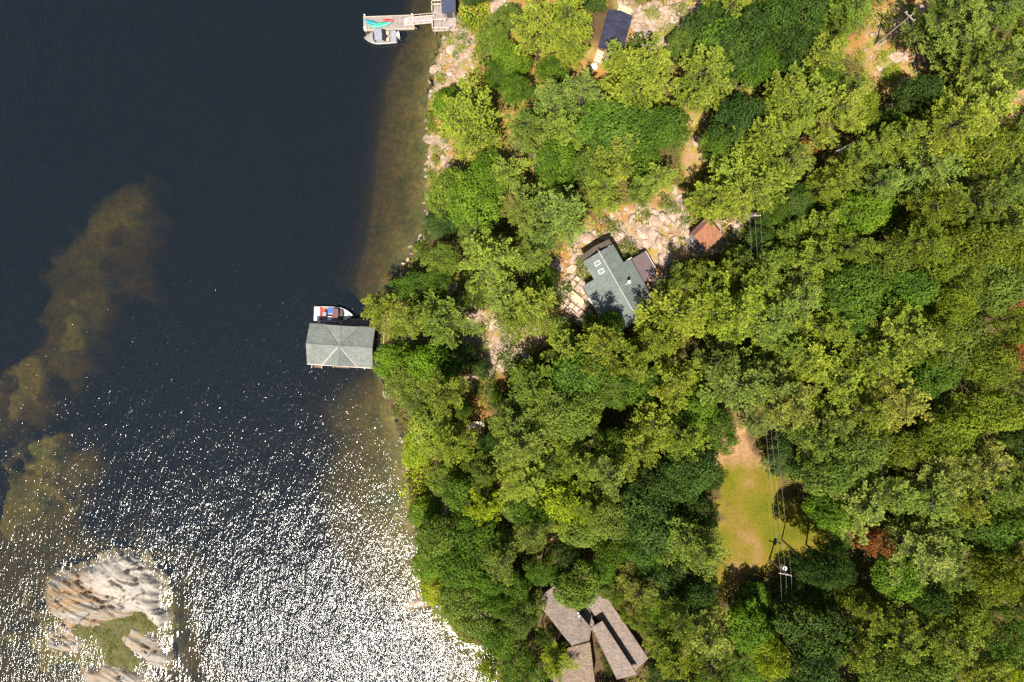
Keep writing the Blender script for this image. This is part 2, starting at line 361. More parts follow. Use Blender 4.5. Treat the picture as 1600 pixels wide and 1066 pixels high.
def ground_mat():
    m, nt, b = new_mat('ground'); c = coord(nt)
    at = nt.nodes.new('ShaderNodeAttribute'); at.attribute_name = 'mask'
    sp = nt.nodes.new('ShaderNodeSeparateColor'); nt.links.new(at.outputs['Color'], sp.inputs[0])
    xyz = nt.nodes.new('ShaderNodeSeparateXYZ'); nt.links.new(c, xyz.inputs[0])
    n1 = noise(nt, 0.35, 7, c, 0.65); n2 = noise(nt, 2.5, 6, c, 0.7)
    forest = ramp(nt, n2, [(0.3, (0.055, 0.035, 0.02)), (0.5, (0.11, 0.065, 0.035)), (0.7, (0.08, 0.09, 0.025))])
    opn = ramp(nt, noise(nt, 0.6, 7, c, 0.7), [(0.34, (0.30, 0.135, 0.05)), (0.46, (0.36, 0.20, 0.07)), (0.54, (0.24, 0.21, 0.035)), (0.66, (0.14, 0.18, 0.025))])
    col = mix(nt, sp.outputs[2], forest, opn)
    rock = ramp(nt, noise(nt, 0.8, 8, c, 0.7), [(0.3, (0.20, 0.13, 0.09)), (0.45, (0.34, 0.24, 0.175)), (0.6, (0.41, 0.32, 0.25)), (0.75, (0.37, 0.33, 0.29))])
    rock = mix(nt, 1.0, rock, ramp(nt, noise(nt, 6, 5, c, 0.7), [(0.3, (0.6,)*3), (0.65, (1.15,)*3)]), 'MULTIPLY')
    rfac = math_n(nt, 'MULTIPLY', sp.outputs[0], ramp(nt, noise(nt, 0.7, 6, c, 0.7), [(0.42, (0,0,0)), (0.53, (1,1,1))]))
    col = mix(nt, rfac, col, rock)
    an = nt.nodes.new('ShaderNodeAttribute'); an.attribute_name = 'needles'
    col = mix(nt, math_n(nt, 'MULTIPLY', an.outputs['Fac'], 0.85), col, ramp(nt, noise(nt, 3, 6, c, 0.75), [(0.3, (0.22, 0.10, 0.03)), (0.7, (0.40, 0.225, 0.07))]))
    # lawn: mown stripes running away from the house, bare and straw patches
    wv = nt.nodes.new('ShaderNodeTexWave'); wv.inputs['Scale'].default_value = 0.9; wv.inputs['Distortion'].default_value = 3.5
    wv.inputs['Detail'].default_value = 3; wv.inputs['Detail Scale'].default_value = 1.2
    nt.links.new(mapping(nt, c, rot=(0,0,R(-4))), wv.inputs['Vector'])
    lawn = ramp(nt, noise(nt, 0.13, 6, c, 0.62), [(0.36, (0.095, 0.105, 0.008)), (0.48, (0.145, 0.130, 0.012)), (0.57, (0.195, 0.135, 0.025)), (0.67, (0.25, 0.155, 0.065))])
    lawn = mix(nt, 1.0, lawn, ramp(nt, wv.outputs['Fac'], [(0.1, (0.94,)*3), (0.9, (1.05,)*3)]), 'MULTIPLY')
    lawn = mix(nt, 1.0, lawn, ramp(nt, noise(nt, 6, 5, c, 0.75), [(0.3, (0.72,)*3), (0.68, (1.22,)*3)]), 'MULTIPLY')
    top = math_n(nt, 'GREATER_THAN', xyz.outputs[1], -21.5)   # the bare top end of the clearing
    bare = ramp(nt, math_n(nt, 'ADD', xyz.outputs[1], math_n(nt, 'MULTIPLY', noise(nt, 0.5, 4, c), 5.0)), [(0.0, (0,0,0)), (1.0, (1,1,1))])
    shift = math_n(nt, 'MULTIPLY', math_n(nt, 'ADD', math_n(nt, 'ADD', xyz.outputs[1], 15.8), math_n(nt, 'MULTIPLY', noise(nt, 0.4, 6, c, 0.7), 6.5)), 0.5)
    sh = nt.nodes.new('ShaderNodeClamp'); nt.links.new(shift, sh.inputs[0])
    barecol = ramp(nt, noise(nt, 3, 6, c, 0.75), [(0.3, (0.20, 0.105, 0.05)), (0.7, (0.42, 0.25, 0.13))])
    lawn = mix(nt, sh.outputs[0], lawn, barecol)
    nt.nodes.remove(top.node); nt.nodes.remove(bare.node)
    col = mix(nt, sp.outputs[1], col, lawn)
    # lake bed
    bed = ramp(nt, noise(nt, 0.22, 7, c, 0.65), [(0.32, (0.08, 0.095, 0.022)), (0.46, (0.15, 0.14, 0.042)), (0.56, (0.205, 0.165, 0.06)), (0.7, (0.115, 0.135, 0.035))])
    bed = mix(nt, 1.0, bed, ramp(nt, noise(nt, 1.3, 8, c, 0.78), [(0.3, (0.4,)*3), (0.5, (0.95,)*3), (0.66, (1.35,)*3)]), 'MULTIPLY')
    under = math_n(nt, 'LESS_THAN', xyz.outputs[2], 0.02)
    col = mix(nt, under, col, bed)
    nt.links.new(col, b.inputs['Base Color']); b.inputs['Roughness'].default_value = 0.95
    b.inputs['Specular IOR Level'].default_value = 0.1
    nt.links.new(bump(nt, noise(nt, 3, 8, c, 0.75), 0.18), b.inputs['Normal'])
    return m
M_ground = ground_mat()
tag(link('ground', gme, M_ground), 'rocky wooded slope falling to the lake and the lake bed', None, None, 'structure')

# ------------------------------------------------------------------ water
def water_mat():
    m, nt, b = new_mat('lake water'); nt.nodes.remove(b)
    out = [n for n in nt.nodes if n.type == 'OUTPUT_MATERIAL'][0]
    c = coord(nt)
    ang = R(-28)                              # wind waves run down to the right, crests lean up to the right
    wv = mapping(nt, c, (1.9, 0.50, 1), (0, 0, ang))
    w2 = mapping(nt, c, (4.6, 1.9, 1), (0, 0, ang+R(14)))
    w3 = mapping(nt, c, (0.30, 0.16, 1), (0, 0, ang-R(12)))
    h = math_n(nt, 'MULTIPLY', noise(nt, 1.0, 2, wv, 0.5), 0.152)
    h = math_n(nt, 'ADD', h, math_n(nt, 'MULTIPLY', noise(nt, 1.0, 2, w2, 0.5), 0.080))
    h = math_n(nt, 'ADD', h, math_n(nt, 'MULTIPLY', noise(nt, 1.0, 1, w3, 0.5), 0.20))
    gust = ramp(nt, noise(nt, 0.035, 3, c, 0.5), [(0.35, (0.9,)*3), (0.65, (1.15,)*3)])
    at = nt.nodes.new('ShaderNodeAttribute'); at.attribute_name = 'calm'
    h = math_n(nt, 'MULTIPLY', math_n(nt, 'MULTIPLY', h, gust), math_n(nt, 'SUBTRACT', 1.0, at.outputs['Fac']))
    nrm = bump(nt, h, 1.0)
    g = nt.nodes.new('ShaderNodeBsdfGlossy'); g.inputs['Roughness'].default_value = 0.124
    nt.links.new(nrm, g.inputs['Normal'])
    tr = nt.nodes.new('ShaderNodeBsdfTransparent')
    df = nt.nodes.new('ShaderNodeBsdfDiffuse'); df.inputs['Color'].default_value = (0.055, 0.088, 0.125, 1)
    t = nt.nodes.new('ShaderNodeMixShader'); t.inputs[0].default_value = 0.10
    nt.links.new(tr.outputs[0], t.inputs[1]); nt.links.new(df.outputs[0], t.inputs[2])
    fr = nt.nodes.new('ShaderNodeFresnel'); fr.inputs['IOR'].default_value = 1.34; nt.links.new(nrm, fr.inputs['Normal'])
    ms = nt.nodes.new('ShaderNodeMixShader'); nt.links.new(fr.outputs[0], ms.inputs[0])
    nt.links.new(t.outputs[0], ms.inputs[1]); nt.links.new(g.outputs[0], ms.inputs[2])
    nt.links.new(ms.outputs[0], out.inputs['Surface'])
    va = nt.nodes.new('ShaderNodeVolumeAbsorption'); va.inputs['Color'].default_value = (0.66, 0.60, 0.24, 1)
    va.inputs['Density'].default_value = 0.80
    nt.links.new(va.outputs[0], out.inputs['Volume'])
    return m
wx = axis(-84, 12, 1.0, 880); wy = axis(-60, 60, 1.0, 880)
WX, WY = np.meshgrid(wx, wy); n1, n2 = len(wx), len(wy); ii = np.arange(n1*n2).reshape(n2, n1)
top_f = np.stack([ii[:-1,:-1], ii[:-1,1:], ii[1:,1:], ii[1:,:-1]], -1).reshape(-1, 4)
wfx, wfy = WX.ravel(), WY.ravel()
lee = W([(252,900),(272,910),(292,950),(312,1000),(300,1066),(240,1080),(262,1000)])
calm = 0.7*sstep(-2.5, 2.5, sdist(wfx, wfy, lee)+(fbm(wfx*0.4, wfy*0.4, 3, 3)-0.5)*6)
calm = np.maximum(calm, 0.5*sstep(2.2, 0.2, seg_dist(wfx, wfy, wshore)))
wv_ = np.stack([wfx, wfy, np.zeros_like(wfx)], 1)
c4 = [ii[0,0], ii[0,-1], ii[-1,-1], ii[-1,0]]
nb = len(wv_); bot = wv_[c4].copy(); bot[:, 2] = -16
wv_ = np.concatenate([wv_, bot]); calm = np.concatenate([calm, np.zeros(4)])
wme = mesh_np('water', wv_, top_f, {'calm': calm})
import bmesh
bm = bmesh.new(); bm.from_mesh(wme); bm.verts.ensure_lookup_table()
edge_loops = [list(ii[0,:]), list(ii[:,-1]), list(ii[-1,::-1]), list(ii[::-1,0])]
for k, lp in enumerate(edge_loops):
    a, b_ = nb+k, nb+(k+1) % 4
    bm.faces.new([bm.verts[int(i)] for i in lp[::-1]] + [bm.verts[a], bm.verts[b_]])
bm.faces.new([bm.verts[nb+3], bm.verts[nb+2], bm.verts[nb+1], bm.verts[nb]])
bmesh.ops.recalc_face_normals(bm, faces=bm.faces)
bm.to_mesh(wme); bm.free()
tag(link('water', wme, water_mat()), 'dark rippled lake water glittering below', None, None, 'structure')

# ------------------------------------------------------------------ islet and rocks
def rock_field(name, pts, top, mat, label, group, step=0.14, seed=0, strata=28, parent=None):
    w = W(pts); xs = [p[0] for p in w]; ys = [p[1] for p in w]
    x = np.arange(min(xs)-1.8, max(xs)+1.8, step); y = np.arange(min(ys)-1.8, max(ys)+1.8, step)
    X, Y = np.meshgrid(x, y)
    a = R(strata); u = X*math.cos(a)-Y*math.sin(a); v = X*math.sin(a)+Y*math.cos(a)   # bands run down to the right
    d = sdist(X, Y, w) + (fbm(u*0.35, v*1.2, seed, 4)-0.5)*1.9
    big = fbm(u*0.10, v*0.42, seed+3, 3); ter = v*0.85 + big*3.4; cx_, cy_ = (min(xs)+max(xs))/2, (min(ys)+max(ys))/2; pm = sstep(-2.0, 3.5, (X-cx_)*0.8+(Y-cy_)*1.2+(fbm(X*0.4, Y*0.4, seed+40, 3)-0.5)*4) if step > 0.13 and seed == 3 else X*0+0.25
    saw = ter - np.floor(ter)
    z = top*(1-np.exp(-np.maximum(d, 0)/1.1))*(0.45+0.95*big) + (saw**3*0.34-0.05)*(1-0.8*pm)*sstep(0.1, 0.9, d)
    crack = np.minimum(np.abs(fbm(u*0.13+5, v*0.75, seed+9, 3)-0.5), np.abs(fbm(u*0.5+15, v*0.25, seed+19, 3)-0.52)*2.2)
    z -= 0.9*sstep(0.035, 0.0, crack)*sstep(0, 0.5, d)
    z += pm*0.35*(1-np.exp(-np.maximum(d, 0)/0.8)) + pm*(fbm(X*0.8, Y*0.8, seed+50, 3)-0.5)*0.5*sstep(0, 0.5, d)
    z += (fbm(u*0.5, v*1.6, seed+5, 3)-0.5)*0.16*sstep(0, 0.5, d)
    z = np.where(d > 0, z+0.03, d*0.9)
    z = np.maximum(z, -0.9)
    n, mm = len(x), len(y); ii = np.arange(n*mm).reshape(mm, n)
    f = np.stack([ii[:-1,:-1], ii[:-1,1:], ii[1:,1:], ii[1:,:-1]], -1).reshape(-1, 4)
    keep = (z.ravel()[f] > -0.85).any(1); f = f[keep]
    used, inv = np.unique(f, return_inverse=True)
    V = np.stack([X.ravel(), Y.ravel(), z.ravel()], 1)[used]
    cx, cy = V[:,0].mean(), V[:,1].mean(); V = V - np.array([cx, cy, 0])
    o = link(name, mesh_np(name, V, inv.reshape(f.shape), {'pale': (pm+0*X).ravel()[used]}), mat, loc=(cx, cy, 0))
    tag(o, label, 'rock', group); return o
rock_field('rock_islet', [(74,924),(77,910),(111,897),(136,886),(162,873),(197,870),(218,874),(232,895),(246,907),(251,929),(253,949),(259,968),(253,977),(238,968),(222,958),(190,966),(162,977),(132,982),(109,982),(97,968),(76,954)],
           1.5, M_islet, 'largest banded pale rock of the islet out in the lake', 'bare rocks of the islet', seed=3)
rock_field('rock_islet', [(74,990),(92,981),(111,992),(123,1004),(116,1014),(90,1013),(75,1011)], 0.6, M_islet, 'small yellowish low rock left of the islet grass', 'bare rocks of the islet', seed=13)
rock_field('rock_islet', [(193,996),(208,983),(218,995),(245,1000),(258,1023),(254,1041),(240,1041),(220,1027),(203,1016)], 0.8, M_islet, 'narrow cracked rock right of the islet grass', 'bare rocks of the islet', seed=23)
rock_field('rock_islet', [(130,1054),(162,1040),(196,1043),(223,1056),(224,1095),(150,1095)], 0.9, M_islet, 'rounded tan rock below the islet grass at the picture edge', 'bare rocks of the islet', seed=33)

# grass mound in the middle of the islet
GR = [(112,973),(140,970),(166,956),(190,962),(217,957),(246,968),(244,984),(214,986),(196,1000),(204,1018),(219,1034),(210,1048),(176,1042),(168,1022),(146,995),(120,993)]
w = W(GR); x = np.arange(min(p[0] for p in w)-1, max(p[0] for p in w)+1, 0.3); y = np.arange(min(p[1] for p in w)-1, max(p[1] for p in w)+1, 0.3)
X, Y = np.meshgrid(x, y); d = sdist(X, Y, w)+(fbm(X*0.9, Y*0.9, 4, 3)-0.5)*1.6; Z = 0.35*(1-np.exp(-np.maximum(d+0.4, 0)/0.6)) - 0.05 + (fbm(X, Y, 2, 3)-0.5)*0.2 - np.maximum(-d-0.4, 0)*1.5
ii = np.arange(X.size).reshape(X.shape); f = np.stack([ii[:-1,:-1], ii[:-1,1:], ii[1:,1:], ii[1:,:-1]], -1).reshape(-1, 4)
M_silt = simple('mossy soil', (0.075, 0.07, 0.02), 0.95, nscale=2, var=0.4)
tag(link('islet_ground', mesh_np('islet_ground', np.stack([X.ravel(), Y.ravel(), Z.ravel()], 1), f, smooth=True), M_silt), 'low mossy ground between the rocks of the islet', None, None, 'structure')

def grass_blades(name, polys, per_m2, hgt, col, label, seed=1, wid=0.06, zf=None, keep=None, spread=0.5):
    r = np.random.default_rng(seed); VS = []; 
    for w in polys:
        xs = [p[0] for p in w]; ys = [p[1] for p in w]
        n = int((max(xs)-min(xs))*(max(ys)-min(ys))*per_m2)
        x = r.uniform(min(xs), max(xs), n); y = r.uniform(min(ys), max(ys), n)
        k = inside(x, y, w)
        dens = fbm(x*0.7, y*0.7, seed, 3); k &= dens > 0.46
        VS.append(np.stack([x[k], y[k]], 1))
    p = np.concatenate(VS); n = len(p); z = (zf or height)(p[:,0], p[:,1])
    if keep is not None:
        k = keep(p[:,0], p[:,1], z); p = p[k]; z = z[k]; n = len(p)
    a = r.uniform(0, 2*np.pi, n); h = hgt*r.uniform(0.5, 1.3, n); b = r.uniform(0, 2*np.pi, n); L = h*spread*r.uniform(0.3, 1.6, n)
    base = np.stack([p[:,0], p[:,1], z-0.03], 1)
    dx = np.stack([np.cos(a), np.sin(a), np.zeros(n)], 1)*wid*0.5
    tip = base + np.stack([np.cos(b)*L, np.sin(b)*L, h], 1)
    V = np.stack([base-dx, base+dx, tip], 1).reshape(-1, 3)
    t = np.repeat(np.clip(r.normal(0, 0.2, n)+fbm(p[:,0]*0.8, p[:,1]*0.8, 9, 3)*1.4-0.2, 0, 1), 3)
    o = link(name, mesh_np(name, V, np.arange(n*3).reshape(-1, 3), {'tint': t}), M_leaf)
    o.color = (*col, 1); tag(o, label, None, None, 'stuff'); return o
grass_blades('grass', [w], 34, 0.30, (0.14, 0.17, 0.016), 'green sedge growing between the islet rocks', 5, 0.10,
             keep=lambda a, b, z: sdist(a, b, w)+(fbm(a*0.9, b*0.9, 4, 3)-0.5)*1.6 > -0.1, zf=lambda a, b: 0.3*(1-np.exp(-np.maximum(sdist(a, b, w)+0.4, 0)/0.6)), spread=1.2)

def rock_mesh(seed, flat=0.55):
    r = np.random.default_rng(seed); bm = bmesh.new(); bmesh.ops.create_icosphere(bm, subdivisions=2, radius=0.5)
    sc = r.uniform(0.75, 1.25, 3); planes = [(Vector(r.normal(size=3)).normalized(), r.uniform(0.20, 0.38)) for _ in range(8)]
    for v in bm.verts:
        c = v.co.copy()
        for n, dd in planes:
            t = c.dot(n)-dd
            if t > 0: c -= n*t
        v.co = Vector((c.x*sc[0]*1.5, c.y*sc[1]*1.2, c.z*sc[2]*flat*1.2))
    me = bpy.data.meshes.new('rock'); bm.to_mesh(me); bm.free(); me.materials.append(M_rock); return me
ROCKS = [rock_mesh(s) for s in range(10)]
AREA = {'shore': 'on the bare shore below the top dock', 'cabin': 'right of the navy roofed cabin', 'cottage': 'around the grey roofed cottage', 'mid': 'in the shaded clearing left of the cottage',
        'west': 'in the gap above the boathouse trees', 'ne': 'in the power line clearing at top right', 'bank': 'on the lake bank left of the pines', 'strip': 'in the dry grass strip', 'top': 'at the top above the dock', 'path': 'on the slope above the cottage'}
from collections import defaultdict
nrk = 0; rocks_todo = []
for key, num in (('cottage', 95), ('mid', 42), ('shore', 9), ('cabin', 42), ('west', 10), ('ne', 6), ('bank', 4), ('strip', 2), ('top', 6), ('path', 8)):
    pl = wrocky[key]; xs = [p[0] for p in pl]; ys = [p[1] for p in pl]; c = 0; tries = 0
    while c < num and tries < 3000:
        tries += 1
        x = random.uniform(min(xs), max(xs)); y = random.uniform(min(ys), max(ys))
        if not bool(inside(np.array(x), np.array(y), pl)): continue
        px, py = x/0.095+800, 533-y/0.095
        if any(bool(inside(np.array(px), np.array(py), bb)) for bb in BUILDINGS): continue
        if key == 'cottage' and (884 < px < 925 and 440 < py < 495): continue
        if key == 'ne' and random.random() < 0.4 and px < 1390: continue
        s = random.choice([0.8, 1.0, 1.3, 1.5, 1.9]) * random.uniform(0.8, 1.15)
        rocks_todo.append((key, x, y, s)); c += 1
rocks_todo.sort(key=lambda q: -q[3])
def bake_rocks(name, items, label):
    V = []; F = []; n = 0
    for k, (x, y, z, sx, sy, sz_, a) in enumerate(items):
        me = ROCKS[k % 10]; co = np.empty(len(me.vertices)*3); me.vertices.foreach_get('co', co); co = co.reshape(-1, 3)*np.array([sx, sy, sz_])
        ca, sa = math.cos(a), math.sin(a)
        V.append(np.stack([co[:,0]*ca-co[:,1]*sa+x, co[:,0]*sa+co[:,1]*ca+y, co[:,2]+z], 1))
        f = np.empty(len(me.polygons)*3, np.int32); me.polygons.foreach_get('vertices', f); F.append(f.reshape(-1, 3)+n); n += len(co)
    tag(link(name, mesh_np(name, np.concatenate(V), np.concatenate(F)), M_rock), label, None, None, 'stuff')
GROUPK = defaultdict(int); NTH = ['largest', 'second largest', 'third largest', 'fourth largest', 'fifth largest', 'sixth largest', 'seventh largest', 'eighth largest', 'ninth largest', 'tenth largest', 'eleventh largest', 'twelfth largest']
small = []
for key, x, y, s in rocks_todo:
    sy, sz_ = s*random.uniform(0.7, 1.1), s*random.uniform(0.45, 0.8)
    if GROUPK[key] >= 12 or s < 1.25: small.append((x, y, hz(x, y)+0.04*s, s, sy, sz_, random.uniform(0, 6.28))); continue
    o = link('boulder', ROCKS[nrk % 10], loc=(x, y, hz(x, y)+0.04*s), rot=(random.uniform(-.2,.2), random.uniform(-.2,.2), random.uniform(0, 6.28)), scale=(s, sy, sz_))
    tag(o, NTH[GROUPK[key]] + ' pinkish boulder ' + AREA[key], 'rock', 'granite boulders ' + AREA[key]); GROUPK[key] += 1; nrk += 1
for _ in range(1600):
    key = random.choice([q for q in AREA if q not in ('shore', 'bank', 'ne', 'strip', 'path')]+['ne']+['cottage']*4+['mid', 'mid', 'shore', 'cabin', 'cabin']); pl = wrocky[key]
    x = random.uniform(min(p[0] for p in pl), max(p[0] for p in pl)); y = random.uniform(min(p[1] for p in pl), max(p[1] for p in pl))
    if bool(inside(np.array(x), np.array(y), pl)): s = random.uniform(0.25, 0.8); small.append((x, y, hz(x, y), s, s*0.8, s*0.6, random.uniform(0, 6.28)))
bake_rocks('rubble', small, 'broken pink granite rubble in the open rocky patches')
st = []
for i in range(200):
    t = random.uniform(3, 34); k = int(t); a, b_ = wshore[k], wshore[k+1]; q = t-k
    x = a[0]+(b_[0]-a[0])*q+random.uniform(-0.5, 0.5); y = a[1]+(b_[1]-a[1])*q+random.uniform(-0.5, 0.5)
    s = random.uniform(0.2, 0.75)
    if (16 < t < 33 or t < 8) and i % 3: continue
    st.append((x, y, max(hz(x, y), -0.25)+0.08, s, s*0.8, s*0.7, random.uniform(0, 6.28)))
bake_rocks('shore_stones', st, 'small pale stones along the edge of the lake')

# ------------------------------------------------------------------ trees
def quads(c, n, size, r, aspect=1.0):
    """leaf quads at centres c with normals n"""
    N = len(c); t = r.normal(size=(N, 3)); t -= n*(t*n).sum(1, keepdims=True); t /= np.linalg.norm(t, axis=1, keepdims=True)+1e-9
    b = np.cross(n, t); s = size*r.uniform(0.65, 1.35, (N, 1))
    V = np.stack([c-t*s*0.5*aspect, c-b*s*0.38, c+t*s*0.5*aspect, c+b*s*0.38], 1)
    return V.reshape(-1, 3)
def unit(v): return v/(np.linalg.norm(v, axis=-1, keepdims=True)+1e-9)

def broad_crown(seed, Rr=4.0, Hc=7.0, z0=4.0, lobes=46, per=230, leaf=0.30, lobe_r=(0.85, 1.45), open_=0.0):
    r = np.random.default_rng(seed); C = []; N = []; T = []
    ga = math.pi*(3-math.sqrt(5))
    for i in range(lobes):
        q = (i+0.5)/lobes; zz = 1-1.25*q; rad = math.sqrt(max(0.02, 1-max(zz, 0)**2)) if zz > 0 else 1.0*(1+zz*0.5)
        th = i*ga + r.uniform(-.3, .3)
        wob = 1+0.20*math.sin(2*th+seed)+0.13*math.sin(3*th+seed*2.1)+r.uniform(-0.14, 0.10)
        lc = np.array([math.cos(th)*rad*Rr*0.80*wob, math.sin(th)*rad*Rr*0.80*wob, z0+Hc*0.35+zz*Hc*0.5*(0.9+r.uniform(-.2, .2))])
        lr = r.uniform(*lobe_r)*(1.0 if zz > 0.2 else 0.85)
        n = int(per*(lr/1.1)**2); dv = unit(r.normal(size=(n, 3))*np.array([1, 1, 1])); dv[:,2] = np.abs(dv[:,2])*0.9-0.25*(r.random(n)); dv = unit(dv)
        rr = lr*(1-0.22*r.random(n)**2)[:,None]*(1+0.22*np.sin(dv[:,:1]*7+i)*np.cos(dv[:,1:2]*6+i))
        c = lc + dv*rr*np.array([1, 1, 0.95]); C.append(c)
        N.append(unit(dv+r.normal(size=(n, 3))*0.55+np.array([0, 0, 0.35])))
        T.append(np.clip(0.5+r.normal(0, 0.13, n)+r.uniform(-0.3, 0.3), 0, 1))
    C = np.concatenate(C); N = np.concatenate(N); T = np.concatenate(T)
    V = quads(C, N, leaf, r); n = len(C)
    return mesh_np('crown', V, np.arange(4*n).reshape(-1, 4), {'tint': np.repeat(T, 4)})

def pine_crown(seed, Rr=4.0, Ht=14.0, zlow=5.0, whorls=13, per=6, blades=7, plume=1.0, droop=0.0, skip=0.12, blade=0.34, bw=0.095):
    r = np.random.default_rng(seed); P0 = []; D0 = []; T0 = []; tw = []
    bias = r.uniform(0, 6.28)
    for wi in range(whorls):
        q = wi/(whorls-1)                    # 0 low .. 1 top
        z = zlow + (Ht-zlow)*(q**0.85)
        L0 = Rr*(1-q**1.6)*(0.95)+0.55
        if q < 0.2: L0 *= 0.8+q
        nb_ = per if q < 0.85 else per-1
        off = r.uniform(0, 6.28)
        for b in range(nb_):
            if r.random() < skip: continue
            th = off + 2*math.pi*b/nb_ + r.uniform(-.3, .3)
            L = L0*r.uniform(0.65, 1.2)*(1+0.18*math.cos(th-bias))
            up = 0.12+0.55*q-droop
            dirh = np.array([math.cos(th), math.sin(th), 0]); side = np.array([-math.sin(th), math.cos(th), 0])
            nseg = max(4, int(L/0.42)); tint = r.uniform(-0.26, 0.26); z_ = z; z = z+r.uniform(-0.8, 0.8)
            start = 0.22 if q < 0.8 else 0.05
            # side sprays alternate along the limb, each a narrow finger of tufts
            tt = start
            k2 = 0
            while tt < 1.0:
                pt = dirh*L*tt + np.array([0, 0, z + up*L*tt + 0.10*L*tt*tt])
                for sgn in ((-1, 1) if r.random() < 0.75 else (r.choice([-1, 1]),)):
                    sl_ = plume*L*0.40*math.sin(min(1.0, (1-tt)*1.25+0.10)*math.pi*0.6)*r.uniform(0.7, 1.2)+0.12
                    an_ = r.uniform(0.65, 0.95); sdv = unit(dirh*math.cos(an_)+side*sgn*math.sin(an_)+np.array([0, 0, r.uniform(-0.12, 0.2)]))
                    m_ = max(2, int(sl_/0.19)); tj = r.uniform(-0.12, 0.12)
                    for j in range(m_+1):
                        f_ = j/m_
                        pp = pt + sdv*sl_*f_ + r.normal(size=3)*0.05
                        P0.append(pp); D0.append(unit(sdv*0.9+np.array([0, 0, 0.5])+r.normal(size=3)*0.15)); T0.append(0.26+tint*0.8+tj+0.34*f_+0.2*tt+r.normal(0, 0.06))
                P0.append(pt); D0.append(unit(dirh+np.array([0, 0, 0.5]))); T0.append(0.45+tint)
                tt += r.uniform(0.36, 0.5)/L*(1.0 if tt < 0.8 else 0.6)
            z, zb = z_, z
            tw.append((dirh*0.1+np.array([0, 0, z]), dirh*L*0.9+np.array([0, 0, z+up*L*0.9+0.08*L]), 0.05+0.012*L))
    # leader
    for k in range(8):
        P0.append(np.array([0, 0, Ht+0.12*k])); D0.append(unit(r.normal(size=3)*0.5+np.array([0, 0, 1]))); T0.append(0.7)
    P0 = np.array(P0); D0 = np.array(D0); T0 = np.clip(np.array(T0), 0, 1); n = len(P0)
    # needle tufts: thin blades fanned about the twig direction
    reps = blades; c = np.repeat(P0, reps, 0); d = np.repeat(D0, reps, 0)
    a = unit(d + r.normal(size=c.shape)*0.62); ln = blade*r.uniform(0.6, 1.25, (len(c), 1))
    sd_ = unit(np.cross(a, r.normal(size=c.shape)))*bw*0.5
    V = np.stack([c-sd_, c+sd_, c+a*ln+sd_*0.5, c+a*ln-sd_*0.5], 1)
    V = np.stack([c-sd_*0.6, c+a*ln*0.5+sd_, c+a*ln, c+a*ln*0.5-sd_], 1).reshape(-1, 3)
    m = len(c)
    crown = mesh_np('crown', V, np.arange(4*m).reshape(-1, 4), {'tint': np.repeat(np.repeat(T0, reps), 4)})
    mb = MB()
    for a_, b_, rr in tw: mb.tube([a_, b_], rr, 3, rr*0.3, cap=False)
    return crown, mb

def trunk_mesh(mb, Ht, r0, lean=0.0):
    pts = [(math.sin(i*1.3)*0.08*i/3, math.cos(i*0.9)*0.06*i/3, -1.0+(Ht+1.0)*i/6) for i in range(7)]
    mb.tube(pts, r0, 8, r0*0.18); return mb
def bmesh_of(mb, name, mat):
    me = bpy.data.meshes.new(name); me.from_pydata([tuple(v) for v in mb.v], [], mb.f); me.update(); me.materials.append(mat); return me

PINES = []; 
for s in range(7):
    kw = dict(whorls=[9, 8, 10, 7, 9, 8, 10][s], per=[6, 5, 7, 5, 6, 6, 6][s], plume=[0.72, 0.85, 0.6, 1.0, 0.66, 0.8, 0.62][s], skip=[.10, .12, .12, .12, .18, .15, .1][s], blades=10, blade=0.27, bw=0.095)
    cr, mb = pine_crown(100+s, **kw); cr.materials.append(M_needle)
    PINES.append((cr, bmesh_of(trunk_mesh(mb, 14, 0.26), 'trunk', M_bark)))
STAR = []
for s in range(3):
    cr, mb = pine_crown(300+s, Rr=4.2, whorls=9, per=10, plume=0.42, skip=0.04, blades=8, zlow=3.0, blade=0.25); cr.materials.append(M_needle)
    STAR.append((cr, bmesh_of(trunk_mesh(mb, 14, 0.26), 'trunk', M_bark)))
SPIRE = []
for s in range(3):
    cr, mb = pine_crown(200+s, Rr=2.2, Ht=11, zlow=2.5, whorls=13, per=6, plume=0.9, skip=0.08); cr.materials.append(M_needle)
    SPIRE.append((cr, bmesh_of(trunk_mesh(mb, 11, 0.16), 'trunk', M_bark)))
def limbs(seed, z0, Hc, Rr, r0):
    r = random.Random(seed); mb = MB(); mb.tube([(0, 0, -1), (0.1, 0, z0), (0.05, 0.1, z0+Hc*0.5)], r0, 8, r0*0.45)
    for k in range(7):
        th = k*0.9+r.uniform(-.2, .2); L = Rr*r.uniform(0.55, 0.8); za = z0*r.uniform(0.75, 1.25)
        mb.tube([(0, 0, za), (math.cos(th)*L*0.5, math.sin(th)*L*0.5, za+Hc*0.22), (math.cos(th)*L, math.sin(th)*L, za+Hc*0.38)], r0*0.45, 5, r0*0.12)
    return bmesh_of(mb, 'trunk', M_bark)
BROAD = []
for s in range(6):
    cr = broad_crown(400+s, lobes=[46, 60, 38, 52, 70, 44][s], lobe_r=[(0.8, 1.4), (0.65, 1.15), (0.9, 1.7), (0.7, 1.35), (0.6, 1.0), (0.8, 1.5)][s], per=[300, 320, 290, 300, 340, 300][s], leaf=[.24, .21, .25, .22, .20, .24][s])
    cr.materials.append(M_leaf); BROAD.append((cr, limbs(s, 4.0, 6.0, 4.0, 0.22)))
SHRUB = []
